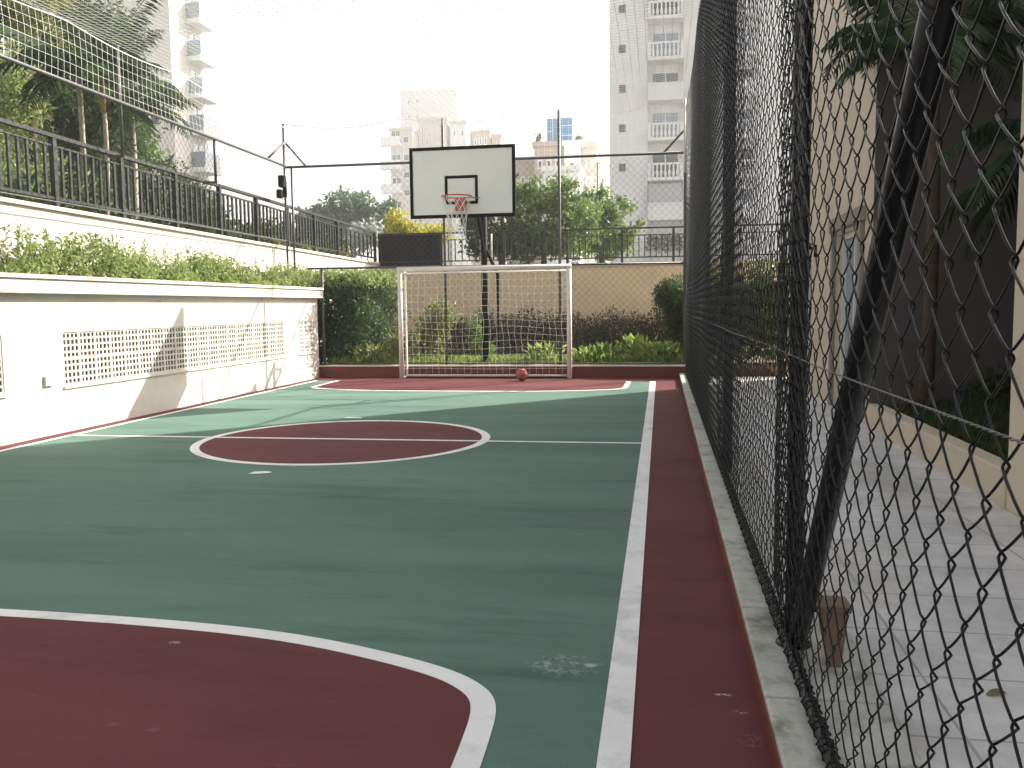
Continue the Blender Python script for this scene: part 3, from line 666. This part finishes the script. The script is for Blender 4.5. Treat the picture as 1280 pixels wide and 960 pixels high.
def fronds(mb, c, n, L, rise, droop, ll, nl=34, wl=.035, az=None, rach=.012):
    for k in range(n):
        a = (az[k] if az is not None else k * 2.399 + rng.normal() * .15); el = rise[0] + (rise[1] - rise[0]) * rng.random(); l = L * (.8 + .4 * rng.random())
        t = np.linspace(0, 1, 12); h = np.array((math.cos(a), math.sin(a), 0))
        rad = l * (t - .18 * t ** 2 * (droop > .3)); z = l * (math.tan(el) * .6 * t - droop * t ** 2.2)
        pts = np.array(c) + h * rad[:, None] + np.array((0, 0, 1)) * z[:, None]
        mb.tube(pts, np.linspace(rach, rach * .25, 12), 4, ref=np.cross(h, (0, 0, 1)), cap=False)
        tt = np.linspace(.12, .99, nl); idx = tt * 11; i0 = np.minimum(idx.astype(int), 10); fr = (idx - i0)[:, None]
        P = pts[i0] * (1 - fr) + pts[i0 + 1] * fr; T = unit(pts[i0 + 1] - pts[i0]); side = np.cross(T, (0, 0, 1)); side = unit(side)
        for s in (1, -1):
            d = unit(T * .55 + side * s + np.array((0, 0, -.35)) + rng.normal(size=T.shape) * .08)
            ln_ = ll * np.sin(np.pi * np.clip(tt * .85 + .12, 0, 1))[:, None] * (.85 + .3 * rng.random((nl, 1)))
            wv = np.cross(d, side + np.array((0, 0, .8))); wv = unit(wv) * wl * .5
            v = np.stack([P - wv * .4, P + d * ln_ * .5 - wv + (0, 0, .0), P + d * ln_ + np.array((0, 0, -1)) * ln_ * .25, P + d * ln_ * .5 + wv], 1).reshape(-1, 3)
            i = np.arange(nl)[:, None] * 4
            mb.add(v, np.concatenate([i + np.array([0, 1, 2]), i + np.array([0, 2, 3])], 1).reshape(-1, 3).tolist())
def palm(label, base, top, r, n, L, rise, droop, ll, lm=L_PALM, bark=PALEBARK, shaft=None, group=None, **k):
    t = thing('palm_tree', label, 'palm', base, group)
    mb = MB(); pts = [np.array(base) + (np.array(top) - np.array(base)) * s + np.array((.04 * math.sin(3 * s), .03 * math.sin(2 * s), 0)) for s in np.linspace(0, 1, 8)]
    mb.tube(pts, np.linspace(r, r * .75, 8), 9, ref=(.9, .3, .1)); mb.build('trunk', bark, t)
    c = np.array(top, float)
    if shaft:
        mb = MB(); mb.tube([c, c + (0, 0, shaft * .5), c + (0, 0, shaft)], [r * .9, r * 1.05, r * .4], 9, ref=(.9, .3, .1)); mb.build('crownshaft', SHAFT, t); c = c + (0, 0, shaft)
    mb = MB(); fronds(mb, c, n, L, rise, droop, ll, **k); mb.build('crown', lm, t); return t

# hedge on the low wall
t = thing('hedge', 'bright green hedge growing in the planter on top of the cream wall', 'hedge', (-6.85, 10, 1.55))
mb = MB()
for y in np.arange(8.1, 16.2, .17):
    hgt = .50 + .15 * math.sin(y * 2.1) + .10 * rng.random() - .018 * (y - 9)
    if y < 8.9: hgt *= .35 + .65 * (y - 8.0) / .9
    P = blob((-6.83 + .06 * rng.normal(), y, 1.58 + hgt * .45), (.29, .22, hgt * .55), 330, .3); P = P[P[:, 0] > -7.17]
    P[:, 2] = np.maximum(P[:, 2], 1.58); leaves(mb, P, .062, .5, .6)
for k in range(150):
    y = 8.2 + 7.7 * rng.random(); x = -6.83 + .12 * rng.normal(); h0 = 1.95 - .018 * (y - 9); hh = .10 + .22 * rng.random()
    q = np.linspace(0, 1, 9)[:, None]; lean = rng.normal(size=3) * (.08, .1, 0)
    P = np.array((x, y, h0)) + q * (np.array((0, 0, hh)) + lean); P = np.repeat(P, 3, 0) + rng.normal(size=(27, 3)) * .012; P = P[P[:, 0] > -7.17]
    leaves(mb, P, .045, .45, .9)
mb.build('foliage', L_HEDGE, t)
mb = MB(); mb.tube([(-6.85, 8.1, 1.56), (-6.85, 16, 1.56)], .014, 6)
for y in np.arange(8.2, 16.0, .24): limb(mb, (-6.85, y, 1.54), (-6.85 + .1 * rng.normal(), y + .08 * rng.normal(), 1.95), .012, .005, 3, .05)
mb.build('stem', BARK, t)
shrub('dry_shrub', 'thin greyish shrub at the near end of the hedge on the wall', 'shrub', (-6.85, 7.9, 1.55), [((-6.85, 7.8, 1.75), (.25, .4, .22)), ((-6.9, 8.3, 1.95), (.2, .25, .25))], 600, .05, leafmat('dry leaf', (.14, .12, .08), (.32, .30, .22)))
# garden behind the goal
t = thing('hedge', 'clipped green hedge block in the garden corner left of the goal', 'hedge', (-6.2, 17.2, .16))
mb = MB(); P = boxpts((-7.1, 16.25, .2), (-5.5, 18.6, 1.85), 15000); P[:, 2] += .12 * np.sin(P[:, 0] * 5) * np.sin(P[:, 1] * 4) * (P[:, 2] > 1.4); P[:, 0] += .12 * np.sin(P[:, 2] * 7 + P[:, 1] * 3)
leaves(mb, P, .085, .5, .6); mb.build('foliage', L_DARK, t); mb = MB(); P = boxpts((-7.1, 16.2, 1.72), (-5.45, 18.6, 2.05), 5200); leaves(mb, P, .075, .5, .9); mb.build('lit_foliage_top', L_HEDGE, t)  # shaded body and sunlit top put into the two leaf colours
mb = MB(); mb.tube([(-6.95, 17.2, .17), (-5.5, 17.2, .17)], .02, 6)
for k in range(7): limb(mb, (-6.9 + k * .22, 17.2, .15), (-6.9 + k * .22 + .1 * rng.normal(), 17.2, 1.7), .02, .008, 4, .04)
mb.build('stem', BARK, t)
shrub('shrub', 'light green leafy shrub standing behind the left half of the goal', 'shrub', (-4.5, 17.0, .16), [((-4.5, 17.0, .75), (.42, .35, .55)), ((-4.3, 17.1, 1.15), (.33, .3, .38)), ((-4.75, 17.0, .45), (.35, .3, .35))], 2300, .085, L_OLIVE)
shrub('shrub', 'small upright leafy shrub behind the middle of the goal net', 'shrub', (-3.65, 17.3, .16), [((-3.65, 17.3, .7), (.2, .22, .5)), ((-3.5, 17.4, .4), (.25, .22, .28))], 900, .085, L_TREE)
for x, hh in ((-5.1, 1.1), (-4.0, 1.2), (-2.9, 1.25), (-1.9, 1.15), (-.9, 1.2), (.1, 1.1)):
    nm = {-5.1: 'dark shrub before the tan wall behind the left goal post', -4.0: 'dark shrub before the tan wall left of the hoop pole', -2.9: 'dark shrub before the tan wall right of the hoop pole', -1.9: 'dark shrub before the tan wall behind the right goal post', -.9: 'dark shrub before the tan wall just right of the goal', .1: 'dark shrub before the tan wall next to the fence corner'}[x]
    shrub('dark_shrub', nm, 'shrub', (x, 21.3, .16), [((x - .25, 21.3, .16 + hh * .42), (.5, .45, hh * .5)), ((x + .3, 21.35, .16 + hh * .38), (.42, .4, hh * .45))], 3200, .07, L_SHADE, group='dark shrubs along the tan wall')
shrub('conifer', 'round dark conifer bush beside the far right fence corner', 'shrub', (.35, 17.9, .16), [((.30, 17.9, 1.35), (.48, .45, .55)), ((.45, 18.0, .9), (.42, .4, .6)), ((.1, 17.9, 1.5), (.25, .3, .3))], 9000, .085, L_DARK, .25)
shrub('shrub', 'tall dark shrub at the end of the tiled walkway', 'shrub', (1.6, 17.6, .16), [((1.15, 17.5, 1.05), (.65, .5, 1.0)), ((2.0, 17.6, 1.15), (.75, .5, 1.05)), ((2.9, 17.8, 1.2), (.7, .5, 1.1)), ((3.8, 18, 1.2), (.7, .5, 1.1))], 15000, .11, L_DARK)
def tuft(label, x, y, hh, n, lm, wid=.16, group='plants behind the planter wall'):
    t = thing('leafy_plant', label, 'plant', (x, y, .2), group)
    mb = MB(); n = int(n); P = np.array((x, y, .2)) + rng.normal(size=(n, 3)) * (wid * .5, wid * .4, 0); P[:, 2] += rng.random(n) * hh * .75
    al = unit((P - np.array((x, y, -.1))) * (1.5, 1.5, 1)); leaves(mb, P, .13, .42, along=al * 1.2, spread=.45); mb.build('foliage', lm, t)
    mb = MB()
    for k in range(5): limb(mb, (x + .03 * rng.normal(), y, .18), (x + wid * .5 * rng.normal(), y + .05 * rng.normal(), .2 + hh * .8), .008, .003, 3)
    mb.build('stem', BARK, t)
tuft('first low leafy plant right of the goal behind the planter wall', -1.25, 16.35, .36, 150, L_GRASS, .3)
tuft('bushy light green plant next to the right goal post', -1.05, 16.45, .42, 160, L_TREE, .3)
tuft('tallest bright plant in the bed right of the goal', -.42, 16.4, .62, 190, L_GRASS, .24)
tuft('broad leafy plant between the tallest plant and the fence corner', -.02, 16.42, .5, 190, L_GRASS, .34)
tuft('small plant at the far right end of the red planter wall', .25, 16.35, .40, 100, L_TREE, .2)
tuft('leafy plant seen through the right half of the goal net', -2.15, 16.4, .45, 130, L_GRASS, .26)
tuft('yellowish leafy plant behind the left goal post', -4.85, 16.45, .75, 200, L_OLIVE, .3)
tuft('low plant against the red planter wall left of the goal', -5.5, 16.4, .45, 150, L_OLIVE, .4)
mb = MB(); P = boxpts((-6.3, 16.12, .2), (.4, 16.75, .2), 3800)
leaves(mb, P, .17, .13, 1.6, .5); tag(mb.build('grass', L_GRASS), 'strip of bright grass blades in the planter bed behind the goal', 'grass', kind='stuff')

# trees beyond the back wall
tree('tree', 'bright leafy tree right of the backboard beyond the back railing', 'tree', (-3.2, 24.4, 2.3), (-3.2, 24.4, 3.0),
     [((-3.9, 24.2, 4.15), (.9, .8, .65)), ((-3.0, 24.3, 4.25), (.85, .8, .6)), ((-2.4, 24.5, 3.7), (.75, .8, .7)), ((-3.6, 24.0, 3.2), (1.0, .7, .65)), ((-2.6, 24.2, 3.0), (.8, .7, .6))], 9000, .13, L_TREE)
tree('tree', 'smaller rounded tree between the bright tree and the right tower', 'tree', (-1.75, 26.5, 2.3), (-1.75, 26.5, 3.0),
     [((-1.95, 26.5, 4.15), (.75, .7, .6)), ((-1.2, 26.4, 3.75), (.75, .7, .65)), ((-2.3, 26.5, 3.5), (.6, .7, .6)), ((-1.6, 26.3, 3.1), (.9, .7, .5))], 6500, .13, L_TREE)
tree('tree', 'dark leafy tree under the backboard beside the hoop net', 'tree', (-4.2, 23.3, 2.3), (-4.2, 23.3, 2.7),
     [((-4.6, 23.2, 3.1), (.75, .5, .55)), ((-3.7, 23.3, 3.0), (.8, .5, .55)), ((-4.9, 23.3, 3.7), (.5, .5, .5)), ((-5.0, 23.4, 4.6), (.28, .3, .45)), ((-4.1, 23.3, 4.75), (.3, .3, .3))], 5200, .12, L_DARK)
shrub('croton', 'yellow leaved croton bush above the dark solid railing panel', 'shrub', (-6.5, 24, 2.32), [((-7.3, 24, 3.65), (.38, .35, .45)), ((-6.9, 24.1, 3.35), (.5, .4, .4)), ((-6.1, 23.9, 3.3), (.55, .4, .3))], 1900, .12, L_YEL)
shrub('shrub', 'pale grey leaved shrub at the corner where both railings meet', 'shrub', (-8.1, 23.2, 2.32), [((-8.1, 23.2, 3.2), (.4, .35, .5)), ((-7.7, 23.3, 3.35), (.3, .3, .35))], 800, .12, L_PALE)
for x, y, k in ((-7.55, 16.6, 0), (-7.55, 18.3, 1), (-7.55, 20.4, 2)):
    shrub('shrub', ('yellow green plant at the railing foot nearest the floodlight', 'middle yellow green plant at the foot of the far railing', 'yellow green plant at the railing foot nearest the back corner')[k], 'shrub', (x, y, 2.34), [((x, y, 2.6), (.12, .45, .2)), ((x - .1, y + .4, 2.55), (.15, .3, .17))], 420, .08, (L_OLIVE, L_HEDGE, L_OLIVE)[k], group='plants along the left railing foot')
tree('tree', 'wide bluish green tree far beyond the railings left of the backboard', 'tree', (-25, 70, 2.3), (-25, 70, 5.5),
     [((-27.8, 70, 8.4), (2.2, 2, 1.5)), ((-25.2, 70, 9.2), (2.4, 2, 1.7)), ((-22.6, 70, 8.3), (2.0, 2, 1.6)), ((-25, 69.5, 7.3), (4.2, 2, 1.5)), ((-29.8, 70, 7.2), (1.6, 1.6, 1.1))], 9000, .42, L_BLUE, r=.3)
tree('tree', 'low bushy tree behind the railing right of the left tower', 'tree', (-17, 38, 2.3), (-17, 38, 4),
     [((-18.3, 38, 4.5), (1.3, 1, .8)), ((-16.6, 38, 4.3), (1.2, 1, .7)), ((-15.2, 38, 4.0), (1.2, 1, .7)), ((-20.2, 38, 4.8), (1.2, 1, .9))], 4500, .26, L_BLUE, r=.16)

# trees behind the left railing
tree('tree', 'brown trunked tree with olive hanging foliage at the far left', 'tree', (-10.9, 14.0, 2.3), (-10.75, 14.0, 4.6),
     [((-11.6, 13.6, 6.0), (.9, .8, 1.2)), ((-10.9, 14, 6.6), (.9, .8, .9)), ((-11.5, 14.0, 4.6), (.8, .8, .9))], 5200, .17, L_OLIVE, r=.13, aspect=.22, up=-.9)
tree('conifer', 'dark dense conifer behind the railing left of the palms', 'tree', (-11.0, 15.6, 2.3), (-11.0, 15.6, 3.6),
     [((-11.0, 15.5, 3.5), (1.1, .9, 1.1)), ((-10.9, 15.6, 5.0), (1.0, .9, 1.1)), ((-11.2, 15.8, 6.6), (1.0, .9, 1.1))], 12000, .13, L_DARK, r=.1, aspect=.25)
tree('conifer', 'dark green bushy conifer reaching toward the left tower', 'tree', (-11.3, 18.5, 2.3), (-11.3, 18.5, 3.4),
     [((-11.0, 18.5, 3.5), (1.2, .9, 1.2)), ((-10.5, 18.6, 3.2), (.8, .8, .9)), ((-12.2, 18.5, 5.2), (1.1, .9, 1.3)), ((-12.3, 18.5, 6.9), (.9, .9, 1.0))], 14000, .14, L_DARK, r=.1, aspect=.3)
tree('tree', 'dense mid green tree between the conifers and the left tower', 'tree', (-14.2, 20.5, 2.3), (-14.2, 20.5, 4.4),
     [((-14.4, 20.5, 7.2), (1.3, 1.2, 1.4)), ((-15.2, 20.5, 5.6), (1.4, 1.2, 1.5)), ((-13.3, 20.5, 5.0), (1.0, 1.0, 1.1)), ((-15.4, 20.5, 8.4), (1.3, 1.2, 1.2))], 9000, .17, L_TREE, r=.14, aspect=.4)
tree('tree', 'pale leaved tree filling the railing gap at the far left', 'tree', (-11.8, 11.6, 2.3), (-11.8, 11.6, 3.3),
     [((-10.6, 12.4, 3.6), (1.2, .8, 1.0)), ((-11.0, 13.2, 4.9), (1.0, .8, .9)), ((-9.9, 12.8, 3.2), (.9, .7, .7)), ((-9.3, 11.2, 3.1), (.7, .9, .6))], 9500, .13, L_HEDGE, r=.1, aspect=.35)
palm('slender palm with orange crownshaft behind the left railing', (-8.85, 13.05, 2.3), (-8.72, 13.0, 4.45), .045, 11, 1.5, (.3, 1.2), .55, .36, L_DARK, shaft=.62, nl=30, wl=.03)
palm('pale trunked palm with arching fronds left of the orange palm', (-9.25, 13.1, 2.3), (-9.15, 13.0, 5.2), .05, 12, 1.7, (.3, 1.2), .6, .4, L_PALM, nl=30, wl=.03)
palm('tall palm with drooping fronds in front of the left tower', (-10.6, 16.6, 2.3), (-10.55, 16.6, 5.4), .08, 14, 1.7, (.2, 1.1), .6, .45, L_DARK, nl=30, wl=.035)
mb = MB(); P = boxpts((-9.2, 4, 2.34), (-7.6, 21.5, 3.15), 15000); P[:, 2] = 2.34 + (P[:, 2] - 2.34) * (.55 + .45 * np.sin(P[:, 1] * 1.9))
leaves(mb, P, .12, .45, .5); tag(mb.build('undergrowth', L_DARK), 'dark low planting seen through the balusters of the left railing', 'undergrowth', kind='stuff')
# palms in the recess of the right building
palm('dark palm in the recess whose fronds reach over the doors', (2.55, 9.1, .25), (2.5, 9.0, 3.75), .07, 17, 1.3, (.2, 1.0), .6, .36, nl=34, wl=.028, bark=BARK)
palm('low dark palm with hanging fronds against the recess wall', (3.5, 8.2, .3), (3.45, 8.1, 2.55), .06, 13, 1.5, (.2, 1.0), .75, .40, nl=40, wl=.026, bark=BARK)
shrub('shrub', 'small dark shrub on the grass in the building recess', 'shrub', (3.3, 9.3, .3), [((3.3, 9.3, .42), (.35, .2, .22))], 500, .08, L_DARK)

# ================================================================== CITY
def window(parent, x, y, z, wd, ht, m=GLASS, axis='y', frame=.06, mull=1, fm=WFRAME):
    """window on a -y face (axis y) or a +x face (axis x): frame proud of the wall, pane inside"""
    fr = MB(); P = (lambda a, b, c, d, e, f: fr.box(a, b, c, d, e, f)) if axis == 'y' else (lambda a, b, c, d, e, f: fr.box(x - (b - y) - .0, y + (a - x), c, x - (e - y), y + (d - x), f))
    h = wd / 2
    P(x - h, y - .05, z, x - h + frame, y, z + ht); P(x + h - frame, y - .05, z, x + h, y, z + ht)
    P(x - h + frame, y - .05, z, x + h - frame, y, z + frame); P(x - h + frame, y - .05, z + ht - frame, x + h - frame, y, z + ht)
    for k in range(mull): xx = x - h + wd * (k + 1) / (mull + 1); P(xx - frame / 2, y - .045, z + frame, xx + frame / 2, y, z + ht - frame)
    fo = fr.build('window', fm, parent)
    pn = MB()
    if axis == 'y': pn.box(x - h + frame, y - .02, z + frame, x + h - frame, y - .005, z + ht - frame)
    else: pn.box(x + .005, y - h + frame, z + frame, x + .02, y + h - frame, z + ht - frame)
    pn.build('pane', m, fo)
TW = 64.0
tr = thing('apartment_tower', 'pale apartment tower with white balconies rising beyond the right fence', 'building', (3, TW, 2.3))
mb = MB(); mb.box(-3.62, TW, 2, -.95, TW + 14, 34); mb.box(-.95, TW + .4, 2, 1.50, TW + 14, 33.99); mb.box(1.50, TW - .001, 2, 4.2, TW + 14, 34); mb.box(4.2, TW + .4, 2, 6.6, TW + 14, 34); mb.box(6.6, TW - .002, 2, 16, TW + 14, 34)
mb.build('wall', TOWERC, tr)
for k in range(-1, 6):
    z = 10.95 + k * 2.72
    window(tr, -2.72, TW, z - .30, .62, .68, GLASS, frame=.07, mull=0)
    for bxc, on in ((.28, 1), (5.4, 1)):
        zf = 11.15 + k * 2.72 - 1.05
        sl = MB(); sl.box(bxc - 1.2, TW - 1.0, zf - .22, bxc + 1.2, TW + .39, zf); bl = sl.build('balcony', TOWERC, tr)
        rail = MB(); rail.box(bxc - 1.2, TW - 1.0, zf + .86, bxc + 1.2, TW - .86, zf + .98); rail.box(bxc - 1.2, TW - 1.0, zf + .001, bxc - 1.02, TW - .86, zf + .859); rail.box(bxc + 1.02, TW - 1.0, zf + .001, bxc + 1.2, TW - .86, zf + .859)
        if k % 3 != 2:
            for q in range(7):
                xx = bxc - .84 + q * .28; rail.lathe((xx, TW - .93, zf), [(.05, .0), (.09, .18), (.1, .32), (.045, .6), (.07, .86)], 6)
        else: rail.box(bxc - 1.01, TW - .95, zf + .002, bxc + 1.01, TW - .91, zf + .858)
        rail.build('balustrade', TOWERC if k % 3 != 2 else WFRAME, bl)
        if (k % 6) in (5, 4) and bxc < 1:
            sh = MB(); sh.box(bxc - 1.15, TW - .75, zf + .99, bxc + 1.15, TW - .70, zf + 2.3); sh.build('shutter', SHUT, bl)
        window(tr, bxc, TW + .4, zf + .02, 1.9, 1.95, BGLASS if k % 2 else GLASS, frame=.08, mull=1)
pl = MB(); pl.box(-1.0, TW - 1.3, 5.0, 1.5, TW - .85, 5.35); po = pl.build('planter_box', FARG, tr)
mb = MB(); leaves(mb, boxpts((-1.0, TW - 1.5, 5.0), (1.5, TW - 1.0, 6.0), 700), .25, .5, .2); mb.build('plants', L_DARK, po)
LW = 45.0
tl = thing('apartment_tower', 'warm cream tower with side balconies behind the left palms', 'building', (-29, LW, 2.3))
mb = MB(); mb.box(-36, LW, 2, -26.0, LW + 3.6, 40); mb.build('wall', TOWERL, tl)
for k in range(-2, 7):
    z = 11.85 + k * 2.02 - .55
    sl = MB(); sl.box(-25.999, LW + 1.6, z - .25, -25.15, LW + 3.4, z); sl.box(-25.2, LW + 1.6, z + .001, -25.15, LW + 3.4, z + .12)
    bl = sl.build('balcony', FARW, tl)
    rp = MB(); rp.box(-25.19, LW + 1.65, z + .13, -25.16, LW + 3.35, z + .85); rp.box(-25.98, LW + 1.63, z + .01, -25.2, LW + 1.67, z + .85); rp.build('glass_rail', BGLASS, bl)
    window(tl, -25.999, LW + 2.5, z + .02, 1.3, 1.45, BGLASS, axis='x', mull=1)
for k in range(6):
    window(tl, -27.1, LW, 5 + k * 2.1, .55, .65, GLASS, mull=0)
    window(tl, -29.3, LW, 5 + k * 2.1, 1.1, .9, GLASS, mull=1)
MY = 150.0
def block(name, label, x0, x1, zt_, y, depth, m, cols, rows, ww, wh, z0=2.0, fl=3.0, wm=GLASS, roof=True):
    b = thing(name, label, 'building', ((x0 + x1) / 2, y, z0))
    mb = MB(); mb.box(x0, y, z0, x1, y + depth, zt_); mb.build('wall', m, b)
    if roof: mb = MB(); mb.box(x0 - .2, y - .2, zt_ + .001, x1 + .2, y + depth + .2, zt_ + .5); mb.build('roof', m, b)
    for r_ in range(rows):
        for c in cols: window(b, c, y, zt_ - 2.2 - r_ * fl, ww, wh, wm, frame=.15, mull=0)
    return b
b = block('apartment_block', 'far white block with stacked side balconies left of the backboard', -46.3, -42.35, 31.7, MY, 14, FARG, (-43.5,), 4, 1.2, 1.2)
for k in range(5):
    z = 28.9 - k * 4.0 + .6
    mb = MB(); mb.box(-47.7, MY - 1.6, z - .5, -44.2, MY - .001, z); mb.box(-47.7, MY - 1.6, z + .001, -44.2, MY - 1.4, z + 1.0); bo = mb.build('balcony', FARW, b)
    window(b, -45.3, MY, z + .05, 1.7, 2.2, GLASS, frame=.12, mull=1)
block('apartment_block', 'palest and tallest far tower faint against the bright sky', -53.2, -41.2, 45.3, MY + 30, 14, FARW, (-51.4, -49.6), 4, .6, .8)
block('apartment_block', 'far beige block directly behind the top edge of the backboard', -42.3, -37.2, 34.0, MY + 4, 14, FARG, (-41.6, -40.8), 6, .45, 1.5, fl=2.2)
block('apartment_block', 'pale far block right of the thin fence post above the backboard', -36.6, -33.7, 33.3, MY + 4, 14, FARW, (-35.8, -34.4), 4, .5, 1.0)
block('apartment_block', 'brownish far block above the right part of the backboard', -33.6, -30.3, 32.3, MY + 8, 14, FARB, (-32.9, -32.0, -31.1), 5, .5, 1.4)
block('chimney_tower', 'narrow brown far shaft above the right end of the backboard', -29.8, -28.3, 31.4, MY + 8, 3, FARB, (), 0, 1, 1)
b = block('building', 'grey flat roofed building below the blue rooftop tank', -12.7, -9.6, 17.3, 90, 12, FARB, (-12.1, -11.2, -10.3), 4, .55, .9, fl=1.9)
block('building', 'pale blank building below and right of the blue rooftop tank', -9.6, -8.0, 17.2, 89.5, 12, FARW, (-8.8,), 2, .6, .6)
block('building', 'narrow grey building with dark windows right of the blue tank', -7.95, -6.5, 17.25, 91, 12, FARG, (-7.5, -6.95), 5, .3, .9, fl=1.6)
block('building', 'low white house in front of the blue tank building', -11.0, -7.6, 13.9, 84, 4, FARW, (-8.6, -8.0), 2, .35, .7, fl=1.6)
block('building', 'wide dull building behind the right edge of the backboard', -16.0, -12.8, 16.2, 92, 12, FARB, (-15.2, -14.2, -13.4), 3, .5, .7, fl=1.5)
block('building', 'small white building between the blue tank and the right tower', -6.4, -5.4, 15.8, 92, 10, FARW, (-5.9,), 5, .4, .7, fl=1.6)
tk = thing('rooftop_tank', 'blue clad rooftop tank house with white bands on the far building', 'rooftop tank', (-10.1, 90.5, 17.8))
mb = MB(); mb.box(-11.4, 90.3, 17.8, -8.85, 93.5, 20.1); mb.build('cladding', BLUE, tk)
mb = MB()
for z in (18.35, 19.3): mb.box(-10.3, 90.27, z, -8.85, 90.299, z + .07)
mb.box(-11.3, 90.27, 18.8, -10.9, 90.299, 18.87); mb.box(-10.85, 90.26, 17.9, -10.78, 90.298, 20.05)
mb.build('white_band', FARW, tk)
shrub('roof_plant', 'small plant on the roof left of the blue tank', 'plant', (-12.3, 90.5, 17.8), [((-12.3, 90.5, 18.3), (.3, .3, .5))], 120, .3, L_DARK)
shrub('roof_plant', 'small plant on the roof right of the blue tank', 'plant', (-8.2, 90.5, 17.7), [((-8.2, 90.5, 18.0), (.5, .3, .35))], 120, .3, L_DARK)

# ================================================================== HAZE (far things fade into the bright sky)
hm, ht, hb_ = newmat('haze air'); ht.nodes.remove(hb_)
pv = N(ht, 'ShaderNodeVolumePrincipled'); pv.inputs['Color'].default_value = (.97, .97, .97, 1); pv.inputs['Density'].default_value = .0019; pv.inputs['Anisotropy'].default_value = .3
ht.links.new(pv.outputs[0], ht.nodes['Material Output'].inputs['Volume'])
g = MB(); g.box(-640, -340, -3, 640, 940, 47); o = g.build('haze', hm); tag(o, 'thin pale haze in the air over the whole place', 'haze', kind='stuff')
